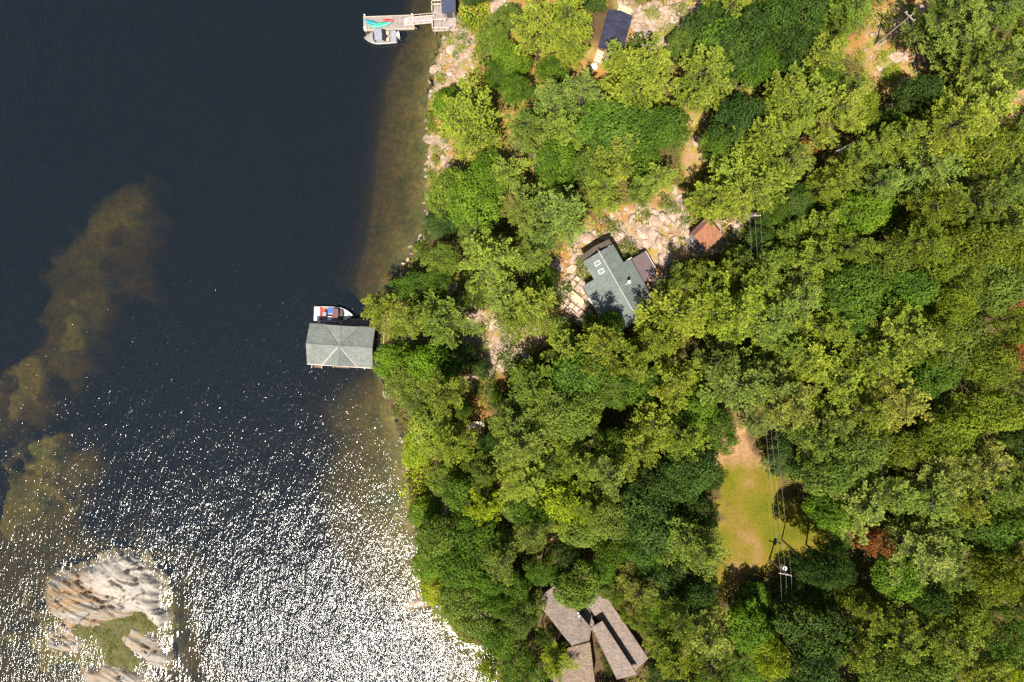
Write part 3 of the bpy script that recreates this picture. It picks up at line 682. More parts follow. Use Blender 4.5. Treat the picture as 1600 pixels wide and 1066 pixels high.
for s in range(4):
    cr = broad_crown(500+s, Rr=1.5, Hc=1.9, z0=0.0, lobes=16, per=110, leaf=0.20, lobe_r=(0.45, 0.75)); cr.materials.append(M_leaf)
    mb = MB()
    for k in range(5): mb.tube([(0, 0, -0.3), (math.cos(k*1.3)*0.6, math.sin(k*1.3)*0.6, 1.0)], 0.04, 4, 0.015)
    SHRUB.append((cr, bmesh_of(mb, 'stems', M_bark)))

C_ = {'yg': (0.212, 0.272, 0.038), 'sage': (0.195, 0.268, 0.055), 'mg': (0.082, 0.155, 0.016), 'dg': (0.052, 0.100, 0.018), 'bg': (0.125, 0.225, 0.016),
      'ol': (0.150, 0.200, 0.020), 'ye': (0.25, 0.315, 0.018), 'gm': (0.140, 0.205, 0.034), 'rd': (0.30, 0.13, 0.06), 'pale': (0.25, 0.290, 0.075)}
WORD = {'yg': 'yellow-green', 'sage': 'sage green', 'mg': 'mid green', 'dg': 'dark green', 'bg': 'bright green', 'ol': 'olive green', 'ye': 'bright yellow', 'gm': 'soft green', 'rd': 'rusty brown', 'pale': 'pale silvery green'}
TREES = [ # picture x, y, radius, kind, colour, height
# top left and around the cabin
(741,180,60,'T','yg',13),(700,160,28,'O','bg',8),(845,45,42,'P','yg',13),(890,33,38,'P','yg',12),(893,78,34,'P','yg',11),(792,28,26,'O','gm',8),(800,92,28,'O','bg',7),(860,110,26,'O','mg',8),
(868,160,36,'P','sage',12),(912,150,40,'P','sage',12),(828,196,36,'P','gm',12),(880,203,34,'P','sage',12),(806,142,26,'O','mg',8),(940,190,32,'O','bg',9),
(1010,128,58,'P','yg',14),(1100,122,52,'P','yg',14),(975,112,38,'P','yg',12),(1130,68,46,'O','mg',12),(1098,38,34,'O','dg',10),(1165,62,46,'O','dg',12),(1205,28,46,'O','dg',12),(1252,18,52,'O','dg',12),(1128,18,40,'P','yg',13),
(1192,12,34,'P','yg',13),(1245,82,42,'O','dg',11),(1180,105,36,'O','mg',10),(1140,100,30,'P','gm',12),(1062,70,26,'O','gm',8),
(960,206,52,'O','mg',11),(1030,206,48,'O','mg',11),(1000,240,40,'O','mg',10),(1148,192,42,'O','dg',11),(1120,228,30,'O','mg',9),
(965,250,46,'P','yg',12),(1190,232,54,'P','yg',14),(1142,272,42,'P','yg',12),(1128,312,40,'P','yg',12),(1222,262,44,'P','sage',14),(1094,312,28,'P','gm',9),(1180,300,48,'P','yg',13),
(1272,92,38,'P','yg',13),(1248,160,48,'P','yg',14),(1300,182,46,'P','yg',14),(1218,150,34,'P','yg',13),(1320,148,36,'P','sage',12),(1290,130,34,'O','mg',9),(1340,178,30,'O','ol',9),
(1022,275,34,'P','sage',10),(940,298,34,'P','yg',10),(870,250,38,'O','mg',9),(912,262,30,'O','gm',9),(1000,300,26,'P','gm',8),
# top right
(1318,22,40,'P','gm',13),(1296,62,30,'P','gm',11),(1490,60,54,'P','sage',14),(1545,28,44,'P','gm',14),(1588,62,40,'P','yg',14),(1470,20,34,'P','sage',14),(1520,108,48,'P','sage',14),(1592,112,34,'O','mg',10),(1530,172,58,'P','yg',15),(1470,200,54,'P','yg',15),
(1404,228,40,'P','yg',14),(1350,232,34,'P','yg',13),(1440,150,32,'O','dg',10),(1560,240,46,'O','ol',12),(1595,200,34,'P','sage',13),(1408,60,12,'S','dg',3),(1425,185,22,'S','mg',4),(1392,196,24,'O','mg',7),
(1262,235,22,'R','rd',6),
# left shore band
(700,300,36,'O','gm',8),(738,322,48,'O','bg',10),(762,280,38,'O','bg',9),(786,276,34,'P','sage',10),(820,320,36,'P','sage',12),(872,338,48,'P','sage',13),(836,362,32,'P','sage',11),(862,285,32,'O','mg',8),
(772,400,52,'P','sage',13),(692,408,32,'O','gm',8),(642,452,30,'O','mg',7),(680,440,26,'O','mg',7),(735,360,30,'O','gm',8),(822,402,30,'P','sage',11),(850,436,24,'O','mg',6),(596,482,32,'P','yg',10),(640,500,40,'P','yg',12),(692,508,48,'P','sage',13),
(830,478,46,'P','yg',12),(784,466,34,'P','sage',11),(800,500,28,'P','yg',10),(735,430,22,'S','gm',3),(745,455,24,'P','gm',9),
(912,424,13,'S','bg',2.5),(906,408,9,'S','bg',2),(978,388,15,'S','mg',2.5),(990,392,10,'S','gm',2),(935,395,5,'S','bg',1),
(612,560,34,'O','bg',9),(630,590,36,'O','gm',10),(664,572,36,'O','bg',9),(692,612,42,'P','yg',16),(722,640,16,'O','mg',8),(650,625,34,'O','gm',9),(704,602,20,'O','mg',7),
(675,660,44,'O','yg',9),(706,700,40,'P','yg',12),(650,700,30,'O','ye',6),(655,740,26,'S','ye',4),
(800,655,34,'P','sage',12),(822,690,52,'P','sage',13),(835,610,42,'P','gm',12),(868,640,44,'O','gm',11),(905,590,52,'O','mg',11),(958,600,44,'O','mg',11),(900,650,42,'O','gm',11),
(884,552,38,'P','yg',10),(938,545,48,'P','yg',16.5),(980,556,26,'P','yg',13),(957,505,20,'O','mg',7),(925,508,18,'O','mg',4),(878,516,22,'P','gm',5),(985,570,34,'P','yg',13),
(720,770,34,'O','mg',9),(700,748,32,'O','gm',8),(760,740,30,'P','gm',10),(822,745,46,'P','yg',13),(898,718,46,'P','yg',13),(880,785,42,'P','ye',13),(945,742,42,'P','sage',13),(955,690,32,'O','mg',9),
# centre
(1060,500,54,'P','yg',14),(1130,488,56,'P','yg',15),(1020,538,34,'P','yg',13),(1190,508,48,'P','sage',14),(1222,535,36,'P','sage',13),(1110,565,42,'P','gm',12),(1058,590,44,'P','yg',13),(1152,602,52,'P','sage',14),(1202,610,46,'P','sage',14),
(1228,642,40,'P','pale',14),(1110,744,24,'O','dg',8),(1088,636,42,'O','bg',11),(1020,655,42,'P','yg',13),(1060,690,44,'P','yg',13),(1122,672,34,'O','mg',9),(996,705,42,'P','yg',13),(1010,600,30,'O','mg',9),(1075,742,48,'O','dg',11),(1028,760,50,'O','dg',11),
(1058,438,28,'P','gm',10),(1092,436,36,'P','yg',11),(1134,430,30,'P','yg',10),(1170,450,46,'P','yg',13),(1068,458,26,'P','yg',11),(1152,402,18,'C','gm',6),(1160,410,24,'P','gm',10),(1185,385,16,'S','mg',3),(1165,365,18,'S','bg',3),(1200,345,20,'O','mg',5),
(1230,360,22,'C','gm',10),(1215,405,24,'C','gm',10),(1210,330,24,'O','mg',7),
# right
(1240,560,50,'P','yg',14),(1300,592,54,'P','yg',14),(1352,562,48,'P','yg',14),(1402,540,52,'P','yg',15),(1440,515,44,'P','ol',15),(1452,585,40,'O','mg',11),(1500,540,48,'O','gm',12),(1545,565,42,'O','ol',12),(1585,505,36,'O','ol',12),(1400,622,46,'P','pale',14),
(1342,632,42,'P','yg',13),(1298,662,36,'P','sage',13),(1268,690,36,'P','sage',13),(1342,695,42,'O','gm',12),(1284,735,46,'O','gm',12),(1400,700,38,'O','ol',11),(1480,672,44,'O','ol',12),(1540,642,46,'O','ol',12),(1592,602,36,'O','gm',12),(1450,742,46,'P','pale',14),
(1510,722,48,'P','pale',15),(1592,690,34,'O','dg',11),(1582,752,38,'P','yg',14),(1340,332,46,'O','bg',11),(1290,290,34,'P','yg',12),(1322,268,30,'P','yg',13),(1372,292,38,'P','sage',13),(1430,272,48,'P','sage',15),(1450,322,46,'P','ol',14),(1432,372,44,'P','ol',14),
(1520,322,40,'P','gm',14),(1572,290,42,'P','gm',14),(1565,345,38,'P','sage',14),(1268,412,46,'P','yg',13),(1322,388,36,'P','yg',13),(1382,412,42,'O','gm',11),(1330,452,48,'O','mg',11),(1412,452,42,'O','mg',11),(1462,412,42,'O','ol',12),(1520,392,46,'O','ol',12),
(1582,392,44,'O','ol',12),(1500,442,42,'O','ol',12),(1552,452,42,'O','gm',12),(1240,462,46,'P','sage',13),(1395,492,42,'P','yg',14),(1480,482,38,'O','ol',12),(1594,470,34,'O','rd',11),(1290,510,36,'P','yg',12),(1330,510,30,'O','mg',10),(1275,350,22,'C','yg',11),
(1272,380,20,'C','yg',10),(1570,560,26,'P','rd',11),
(1332,792,54,'P','sage',14),(1296,800,34,'O','bg',10),(1382,768,46,'P','sage',14),(1440,782,54,'P','sage',15),(1492,782,42,'P','yg',14),(1422,846,54,'P','pale',14),(1465,850,42,'P','sage',14),(1300,835,30,'O','mg',8),(1545,762,46,'P','gm',14),(1552,832,42,'O','mg',12),
(1592,808,34,'O','gm',12),(1362,842,26,'P','rd',10),(1400,898,44,'O','bg',11),(1482,892,42,'P','gm',14),(1542,895,36,'O','ol',12),(1592,885,36,'P','yg',14),(1272,880,28,'O','dg',14),(1308,885,34,'O','dg',13),(1240,880,14,'S','dg',3),
(1272,985,54,'O','dg',12),(1262,1045,46,'O','dg',12),(1182,934,30,'O','bg',5),(1172,982,40,'O','bg',10),(1205,1020,34,'O','ye',10),(1160,1035,36,'O','mg',9),(1345,942,22,'C','yg',13),(1368,965,22,'C','yg',13),(1400,985,46,'P','yg',14),(1462,992,46,'P','yg',14),(1440,935,28,'O','dg',10),
(1502,960,42,'O','ol',12),(1548,1005,40,'O','mg',12),(1382,1042,44,'O','gm',12),(1442,1045,40,'O','gm',12),(1530,1050,42,'P','yg',14),(1594,962,34,'O','mg',12),(1595,1040,34,'P','ye',13),(1330,1020,32,'P','yg',13),
# below centre
(1010,812,48,'O','dg',11),(950,808,46,'O','gm',12),(1090,800,32,'O','dg',9),(1055,832,44,'P','sage',13),(1100,850,46,'T','sage',14),(1005,860,36,'O','mg',10),(905,830,34,'O','gm',9),(960,860,32,'O','mg',9),(992,915,34,'P','pale',12),(1035,902,38,'O','dg',10),
(945,885,28,'O','mg',8),(992,962,26,'O','ol',7),(1036,1000,26,'O','gm',9),(1062,960,36,'P','gm',13),(1092,985,42,'P','pale',14),(1045,1020,38,'P','yg',13),(1090,920,32,'O','dg',10),(1110,1040,38,'P','gm',13),(1120,945,18,'S','ye',3),(1030,950,26,'O','mg',8),
(650,775,26,'S','ye',4),(668,805,28,'O','bg',6),(690,838,42,'O','gm',10),(740,832,46,'O','mg',11),(720,885,42,'O','mg',11),(775,855,36,'O','gm',10),(760,790,34,'P','ye',11),(800,790,32,'O','gm',10),(835,798,32,'O','mg',9),(832,835,34,'P','sage',12),(790,870,36,'P','sage',12),
(675,880,32,'O','bg',8),(678,922,28,'O','ye',5),(722,932,36,'O','gm',9),(765,905,32,'O','mg',9),(800,915,32,'O','mg',9),(700,955,22,'S','ye',3.5),(745,965,36,'O','gm',9),(778,992,34,'O','mg',9),(728,985,22,'S','gm',3.5),(765,1042,26,'P','ye',9),(805,1025,32,'O','mg',9),(815,965,30,'O','gm',9),
(898,915,36,'O','gm',11),(850,892,28,'O','mg',8),(822,950,24,'O','gm',9),(885,875,26,'O','dg',8),(872,1036,26,'P','ye',9),(825,1060,36,'O','mg',9),(968,932,17,'O','ol',6),(908,922,20,'O','gm',9),(850,992,16,'O','mg',8),(948,922,15,'O','gm',6),(944,1030,7,'S','mg',2),(950,1042,8,'S','mg',2.5),(934,1014,5,'S','gm',1.5),(952,1050,8,'S','dg',2),(780,940,28,'O','mg',9),(920,790,34,'P','yg',12),(860,730,30,'O','gm',10),
(722,556,22,'O','dg',5),(700,585,26,'O','mg',8),(768,612,16,'S','mg',3),(782,628,18,'O','mg',5),(745,605,10,'S','dg',2),(755,545,9,'S','ol',1.5),(722,452,14,'S','mg',3),(708,478,14,'S','dg',3),(728,478,12,'S','mg',2.5),(748,575,16,'O','dg',5),(732,520,10,'S','ol',2),(830,545,12,'S','mg',2.5),(820,590,20,'O','mg',6),(790,560,20,'S','mg',3),(760,580,18,'S','dg',3),(810,575,22,'S','dg',3),(845,580,24,'O','dg',6),(700,470,22,'S','mg',3),(880,455,18,'S','mg',3),(865,470,16,'S','gm',3),(752,520,12,'S','ye',1.5),(788,532,9,'S','bg',1.5),(804,533,8,'S','bg',1.5),
(745,20,24,'S','ye',2.5),(758,48,22,'S','gm',2.5),(728,30,16,'S','gm',2),(772,78,24,'S','gm',3.5),(720,75,9,'S','ye',1.5),(705,65,9,'S','ye',1.2),(712,85,7,'S','bg',1.2),(735,45,10,'S','ye',1.5),(762,105,22,'S','gm',4),(780,120,22,'O','mg',6),
(690,162,14,'S','bg',2.5),(672,182,10,'S','bg',2),(686,120,9,'S','ye',1.5),(698,55,9,'S','gm',1.2),(722,60,12,'S','gm',2),(745,85,12,'S','ye',2),(680,250,9,'S','gm',1.5),(694,215,9,'S','gm',1.5),(676,315,12,'S','bg',2.5),(674,345,10,'S','gm',2),(680,235,9,'S','ye',1.2),(676,200,10,'S','ye',1.6),(675,275,10,'S','bg',1.6),(1020,20,12,'S','ye',1.5),(1046,45,12,'S','ye',1.5),(1065,15,14,'S','gm',2),(1000,65,18,'S','mg',3.5),(985,80,16,'S','mg',3),(1070,345,10,'S','bg',1.5),(1040,322,14,'S','gm',2),(1055,325,12,'S','bg',2),
(1010,335,8,'S','gm',1.2),(960,355,14,'S','ol',1.5),(940,345,14,'S','gm',2),(1085,335,16,'S','ye',2),(1110,330,16,'S','ye',2),(1140,335,14,'S','gm',2),(1375,60,8,'S','ol',1),(1380,90,12,'S','ye',1.5),(1400,110,12,'S','ye',1.5),(1345,85,12,'S','ye',1.5),(1385,120,10,'S','bg',1.5),
(1432,70,12,'S','ol',2),(1450,30,14,'S','ol',2.5),(1425,15,12,'S','ol',1.5),(835,240,16,'S','ol',2),(820,255,14,'S','ye',2),(885,300,16,'S','ol',3),(900,320,18,'S','ol',2.5),(655,385,10,'S','bg',2),(662,400,12,'S','mg',2.5),(1180,480,20,'P','gm',12),
]
# fill the gaps of the wood
openp = list(ROCKY.values())+[LAWN]+BUILDINGS+[[(730,590),(800,585),(800,612),(766,640),(766,668),(728,668)]]
cand = []
rf = random.Random(11)
for gyy in range(-70, 1150, 17):
    for gxx in range(600, 1700, 17):
        px = gxx+rf.uniform(-7, 7); py = gyy+rf.uniform(-7, 7)
        cand.append((px, py))
rf.shuffle(cand)
carr = np.array(cand); shp = [(a, b) for a, b in SHORE]+[(2400,1600),(2400,-400)]
inl = inside(carr[:,0], carr[:,1], shp); sds = seg_dist(carr[:,0], carr[:,1], SHORE)
opd = np.full(len(carr), -999.0)
for p in openp: opd = np.maximum(opd, sdist(carr[:,0], carr[:,1], p))
placed = list(TREES); nfill = 0
for i, (px, py) in enumerate(cand):
    if not inl[i]: continue
    edge = px > 1640 or py < -40 or py > 1110
    if edge and rf.random() < 0.35: continue
    if opd[i] > -22: continue
    rr = min(rf.uniform(24, 34), -opd[i]*1.15, sds[i]*1.2+6)
    if rr < 10: continue
    ok = True
    for t in placed:
        if t[3] == 'S' and rr > 20: lim = 0.5*rr
        else: lim = 0.86*t[2]+0.45*rr
        if (t[0]-px)**2+(t[1]-py)**2 < lim*lim: ok = False; break
    if not ok: continue
    near = min(TREES, key=lambda t: (t[0]-px)**2+(t[1]-py)**2)
    if rr < 17: k, c, h = 'S', rf.choice(['mg', 'gm', 'bg', 'ol']), 2.5
    elif rf.random() < 0.45 and near[4] in ('yg', 'sage', 'pale'): k, c, h = 'P', near[4], near[5]-rf.uniform(1, 3)
    else: k, c, h = 'O', rf.choice(['mg', 'dg', 'mg', 'dg', 'gm']), rf.uniform(4.0, 7.0)  # fill trees mostly dark greens, adding shade between crowns by colour
    placed.append((px, py, rr, k, c, max(h, 2.5))); nfill += 1
print('filled', nfill, 'trees total', len(placed))

LAND = [('the boathouse', 532, 540), ('the grey roofed cottage', 965, 445), ('the rusty roofed shed', 1105, 364), ('the navy roofed cabin', 960, 45), ('the lawn clearing', 1185, 790), ('the brown roofed house', 925, 985),
        ('the top dock', 690, 25), ('the upper right clearing', 1400, 70), ('the rusty dead tree', 1262, 235), ('the bare utility pole', 1177, 333), ('the shaded rock clearing', 780, 560), ('the dry grass strip', 1086, 225),
        ('the right edge', 1600, 540), ('the lower right corner', 1600, 1066), ('the small tan patch', 862, 835), ('the top right corner', 1600, 0)]
def place_word(px, py):
    n, lx, ly = min(LAND, key=lambda l: (l[1]-px)**2+(l[2]-py)**2)
    dx, dy = px-lx, py-ly; dist = math.hypot(dx, dy)
    a = math.degrees(math.atan2(-dy, dx)) % 360
    side = ['right of', 'up and right of', 'above', 'up and left of', 'left of', 'down and left of', 'below', 'down and right of'][int((a+22.5)//45) % 8]
    return n, side, dist
SETS = {'P': PINES, 'T': STAR, 'C': SPIRE, 'O': BROAD, 'S': SHRUB, 'R': SHRUB}
KIND = {'P': ('pine_tree', 'feathery pine', 'pine tree'), 'T': ('pine_tree', 'star shaped pine', 'pine tree'), 'C': ('young_pine', 'narrow young pine', 'pine tree'), 'O': ('broadleaf_tree', 'round leafy tree', 'tree'), 'S': ('shrub', 'bush', 'shrub'), 'R': ('dead_tree', 'dying tree', 'tree')}
labels = {}
info = []
for i, (px, py, rr, k, c, h) in enumerate(placed):
    n, side, dist = place_word(px, py); info.append((f'{WORD[c]} {KIND[k][1]} {side} {n}', dist))
from collections import defaultdict
gr = defaultdict(list)
for i, (b, d) in enumerate(info): gr[b].append((d, i))
ORD = ['nearest to it', 'second nearest', 'third nearest', 'fourth nearest', 'fifth nearest', 'sixth nearest', 'seventh nearest', 'eighth nearest', 'ninth nearest', 'tenth nearest', 'eleventh nearest', 'twelfth nearest']
for b, l in gr.items():
    l.sort()
    for q, (d, i) in enumerate(l): labels[i] = b if len(l) == 1 else b + ', ' + ORD[min(q, 11)]
cnt = defaultdict(int)
for i, (px, py, rr, k, c, h) in enumerate(placed):
    z = 5.0
    if k in 'PTO': h = h*(random.uniform(1.02, 1.28) if i < len(TREES) else 1.0)
    for _ in range(4):
        zz = z+(0.62 if k != 'S' else 0.5)*h; x, y = P(px, py, zz); z = max(hz(x, y), 0.1)
    Rw = rr*0.1*(H-zz)/H
    st = SETS[k]; cr, tr = st[cnt[k] % len(st)]; cnt[k] += 1
    nm, wd, cat = KIND[k]
    baseR = {'P': 4.0, 'T': 4.2, 'C': 2.3, 'O': 4.1, 'S': 1.55, 'R': 1.5}[k]; baseH = {'P': 14.5, 'T': 14.5, 'C': 11.5, 'O': 11.3, 'S': 2.2, 'R': 2.2}[k]
    s = Rw/baseR*0.97; sz = h/baseH
    t = thing(nm, labels[i], cat, (x, y, z-0.1), random.uniform(0, 6.28), {'P': 'pines of the wood', 'T': 'pines of the wood', 'C': 'pines of the wood', 'O': 'leafy trees of the wood', 'S': 'bushes of the slope', 'R': 'leafy trees of the wood'}[k])
    t.scale = (s*random.uniform(0.92, 1.08), s*random.uniform(0.92, 1.08), sz)
    t.rotation_euler[0] = random.uniform(-0.05, 0.05); t.rotation_euler[1] = random.uniform(-0.05, 0.05)
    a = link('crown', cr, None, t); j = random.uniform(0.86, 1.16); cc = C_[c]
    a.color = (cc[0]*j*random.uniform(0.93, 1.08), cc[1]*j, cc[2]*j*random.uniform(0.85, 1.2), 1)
    link('trunk' if k not in 'S' else 'stems', tr, None, t)

# undergrowth: one leafy layer over the forest floor and the open slopes
def undergrowth():
    r = np.random.default_rng(99); n = 210000
    x = r.uniform(-22, 84, n); y = r.uniform(-56, 56, n)
    sh = inside(x, y, wland); d = seg_dist(x, y, wshore)
    rkk = np.full(n, -50.0)
    for p in wrocky.values(): rkk = np.maximum(rkk, sdist(x, y, p))
    lw = sdist(x, y, wlawn)
    bld = np.zeros(n, bool)
    px = x/0.094+800; py = 533-y/0.094
    for b in BUILDINGS: bld |= inside(px, py, b)
    cl = fbm(x*0.45, y*0.45, 91, 4)
    k = sh & (d > 0.25) & (lw < -0.6) & ~bld & np.where(rkk > -0.3, cl > 0.60, cl > 0.31)
    x, y, cl, rkk = x[k], y[k], cl[k], rkk[k]; n = len(x)
    z = height(x, y) + r.uniform(0.05, 0.9, n)*np.clip((cl-0.3)*2.2, 0.1, 1)*np.where(rkk > -0.3, 0.6, 1)
    C = np.stack([x, y, z], 1); N = unit(r.normal(size=(n, 3))*0.6+np.array([0, 0, 1]))
    V = quads(C, N, 0.30, r)
    T = np.clip(fbm(x*0.3, y*0.3, 55, 3)*1.2-0.1+r.normal(0, .12, n), 0, 1)
    o = link('undergrowth', mesh_np('undergrowth', V, np.arange(4*n).reshape(-1, 4), {'tint': np.repeat(T, 4)}), M_leaf)
    o.color = (0.135, 0.175, 0.018, 1)
    tag(o, 'low green undergrowth covering the wooded slope', None, None, 'stuff')
undergrowth()
grass_blades('dry_grass', list(wrocky.values()), 16, 0.28, (0.34, 0.24, 0.06), 'dry straw coloured grass tufts among the rocks', 8, 0.09, spread=1.1)
grass_blades('lawn_grass', [wlawn], 30, 0.12, (0.15, 0.165, 0.02), 'short mown grass of the clearing', 9, 0.07, spread=1.4, keep=lambda x, y, z: (y < -18+3*fbm(x, y, 1, 2)))
# ==== objects
M_shin = shingle('grey green shingles', (0.172, 0.185, 0.172), 0.14, moss=(0.16, 0.175, 0.13))
M_navy = shingle('navy shingles', (0.030, 0.030, 0.055), 0.25, row=0.35, width=0.9)
M_brownsh = shingle('brown shingles', (0.20, 0.155, 0.13), 0.22, row=0.2)
M_darkbr = shingle('dark worn shingles', (0.20, 0.145, 0.105), 0.25, row=0.2, moss=(0.09, 0.07, 0.05))
M_red = shingle('rusty red shingles', (0.29, 0.125, 0.07), 0.16, row=0.2, rot=R(40))
M_purp = simple('plum brown roofing', (0.115, 0.078, 0.082), 0.6, var=0.10, nscale=1.5)
M_white = simple('white painted trim', (0.72, 0.70, 0.66), 0.6, var=0.06)
M_flash = simple('pale metal flashing', (0.50, 0.46, 0.40), 0.4, var=0.1)
M_flash_shade = simple('shade toned metal flashing', (0.11, 0.12, 0.11), 0.6, var=0.1)  # flashing copy darkened to paint shade on the upper valleys
M_wall = simple('brown stained siding', (0.14, 0.085, 0.05), 0.8)
M_wallg = simple('grey siding', (0.24, 0.22, 0.20), 0.8)
M_dwood = simple('dark wet deck wood', (0.22, 0.165, 0.13), 0.85, var=0.3)
M_deck = simple('weathered deck boards', (0.27, 0.225, 0.205), 0.85, var=0.3, nscale=2)
M_tan = simple('fresh tan lumber', (0.55, 0.40, 0.25), 0.8)
M_rail = simple('pale lumber rail', (0.50, 0.42, 0.33), 0.8)
M_glass = simple('dark glass', (0.03, 0.04, 0.05), 0.08, var=0.05, bdist=0)
M_sky = simple('skylight glass', (0.16, 0.18, 0.20), 0.15, var=0.05, bdist=0)
M_pole = simple('grey cedar pole', (0.30, 0.25, 0.20), 0.9, var=0.3)
M_alu = simple('grey aluminium hull', (0.27, 0.285, 0.26), 0.4, 0.0, var=0.06)
M_hull = simple('white gelcoat', (0.75, 0.74, 0.70), 0.3, var=0.04, bdist=0)
M_cream = simple('cream gelcoat', (0.70, 0.64, 0.52), 0.35, var=0.04, bdist=0)
M_dark = simple('black rubber', (0.03, 0.03, 0.035), 0.5, var=0.1)
M_redv = simple('red vinyl', (0.38, 0.03, 0.03), 0.5)
M_blue = simple('blue towel cloth', (0.03, 0.13, 0.50), 0.9)
M_wine = simple('brown maroon canvas', (0.13, 0.065, 0.06), 0.9)
M_greyc = simple('pale grey canvas', (0.22, 0.225, 0.27), 0.9)
M_orange = simple('orange cushion', (0.6, 0.32, 0.1), 0.8)
M_teal = simple('teal kayak plastic', (0.01, 0.24, 0.28), 0.4, var=0.06, bdist=0)
M_green = simple('sea green kayak plastic', (0.04, 0.42, 0.24), 0.4, var=0.06, bdist=0)
M_redk = simple('red kayak plastic', (0.60, 0.03, 0.05), 0.4, var=0.06, bdist=0)
M_stone = simple('flat patio stone', (0.36, 0.26, 0.20), 0.9, var=0.25, nscale=1.2)
M_stone2 = simple('pink flagstone', (0.44, 0.31, 0.24), 0.9, var=0.25, nscale=1.2)
M_wire = simple('aluminium wire', (0.28, 0.28, 0.25), 0.5, 0.0, var=0.02, bdist=0)

def windows(root, walls):
    """walls: (x, y, z, axis, sign) window centre on a wall; axis 'x' = wall facing x"""
    for (x, y, z, ax, sg) in walls:
        fr = MB(); pn = MB(); w_, h_, t = 0.6, 0.55, 0.06
        if ax == 'x':
            fr.box(x, x+sg*t, y-w_, y-w_+.09, z-h_, z+h_).box(x, x+sg*t, y+w_-.09, y+w_, z-h_, z+h_).box(x, x+sg*t, y-w_+.09, y+w_-.09, z-h_, z-h_+.09).box(x, x+sg*t, y-w_+.09, y+w_-.09, z+h_-.09, z+h_)
            pn.box(x, x+sg*t*.5, y-w_+.09, y+w_-.09, z-h_+.09, z+h_-.09)
        else:
            fr.box(x-w_, x-w_+.09, y, y+sg*t, z-h_, z+h_).box(x+w_-.09, x+w_, y, y+sg*t, z-h_, z+h_).box(x-w_+.09, x+w_-.09, y, y+sg*t, z-h_, z-h_+.09).box(x-w_+.09, x+w_-.09, y, y+sg*t, z+h_-.09, z+h_)
            pn.box(x-w_+.09, x+w_-.09, y, y+sg*t*.5, z-h_+.09, z+h_-.09)
        f = fr.build('window', M_white, root); pn.build('pane', M_glass, f)

def slope(root, pts, mat, t=0.12, name='roof'):
    return MB().slab(pts, t).build(name, mat, root)
def gable_y(root, x0, x1, y0, y1, ze, pitch, mat, capmat, xr=None, t=0.12, name='roof'):
    """gable roof, ridge along y"""
    xr = (x0+x1)/2 if xr is None else xr; zr = ze+max(xr-x0, x1-xr)*pitch
    zl = zr-(xr-x0)*pitch; zq = zr-(x1-xr)*pitch
    slope(root, [(x0, y0, zl), (xr-.01, y0, zr), (xr-.01, y1, zr), (x0, y1, zl)], mat, t, name)
    slope(root, [(xr+.01, y0, zr), (x1, y0, zq), (x1, y1, zq), (xr+.01, y1, zr)], mat, t, name)
    MB().box(xr-.10, xr+.10, y0-.02, y1+.02, zr-.04, zr+.035).build('ridge_cap', capmat, root)
    return zr
def gable_wall(mb, x0, x1, y0, y1, zb, zt, zr, along='y'):
    mb.box(x0, x1, y0, y1, zb, zt)
    if along == 'y':
        xm = (x0+x1)/2
        for y in (y0, y1-.12): mb.add([(x0, y, zt), (x1, y, zt), (xm, y, zr), (x0, y+.12, zt), (x1, y+.12, zt), (xm, y+.12, zr)], [(0,1,2),(5,4,3),(0,3,4,1),(1,4,5,2),(2,5,3,0)])
    return mb
def kz(z): return 0.1*(H-z)/H

# ---------------- boathouse on the lake
ze = 3.2; k = kz(ze+0.3); cx, cy = P(532, 540.5, ze+0.4)
bh = thing('boathouse', 'boathouse with grey cross gabled roof standing in the lake', 'boathouse', (cx, cy, 0), R(-3.6))
hx, hy, ax = 5.15*k/0.1, 3.15*k/0.1, 2.75*k/0.1; p = 0.42; zr = ze+hy*p
t = 0.12
def zy(y): return zr-abs(y)*p
pc = (zr-ze-0.12)/ax
for sx in (-1, 1):
    for sy in (-1, 1):
        # main slopes outside the valley lines, cross slopes inside them
        slope(bh, [(0, 0, zr), (sx*hx, 0, zr), (sx*hx, sy*hy, ze), (sx*ax, sy*hy, ze)] if sx*sy > 0 else [(0, 0, zr), (sx*ax, sy*hy, ze), (sx*hx, sy*hy, ze), (sx*hx, 0, zr)], M_shin)
        slope(bh, [(0, 0, zr), (sx*ax, sy*hy, ze), (0, sy*hy, zr-.02)] if sx*sy > 0 else [(0, 0, zr), (0, sy*hy, zr-.02), (sx*ax, sy*hy, ze)], M_shin)
        a_ = Vector((sx*0.25, sy*0.28, zr-.03)); b_ = Vector((sx*ax*0.97, sy*hy*0.97, ze+.06))
        MB().tube([a_, b_], 0.055, 6).build('valley_flashing', M_flash_shade if sy > 0 else M_flash, bh)  # upper valleys use the copy with shade in its colour
MB().box(-hx, hx, -.09, .09, zr-.03, zr+.035).build('ridge_cap', M_shin, bh)
MB().box(-.09, .09, -hy, hy, zr-.05, zr+.03).build('ridge_cap', M_shin, bh)
MB().box(-hx, hx, -hy-.1, -hy-.005, ze-.2, ze-.0).build('fascia', simple('pinkish white fascia', (0.62, 0.48, 0.42), 0.7), bh)
MB().box(-hx, hx, hy+.005, hy+.09, ze-.2, ze-.01).build('fascia', M_wall, bh)
wl_ = MB(); wl_.box(-hx+.5, hx-.5, hy-.75, hy-.6, 0.3, ze-.1).box(-hx+.5, hx-.5, -hy+.6, -hy+.75, 0.3, ze-.1).box(hx-.65, hx-.5, -hy+.75, hy-.75, 0.3, ze-.1)
for sx in (-hx+.5, hx-.65): wl_.add([(sx, -hy+.6, ze-.1), (sx, hy-.6, ze-.1), (sx, 0, zr-.2), (sx+.15, -hy+.6, ze-.1), (sx+.15, hy-.6, ze-.1), (sx+.15, 0, zr-.2)], [(0,1,2),(5,4,3),(0,3,4,1),(1,4,5,2),(2,5,3,0)])
wl_.build('wall', M_wall, bh)
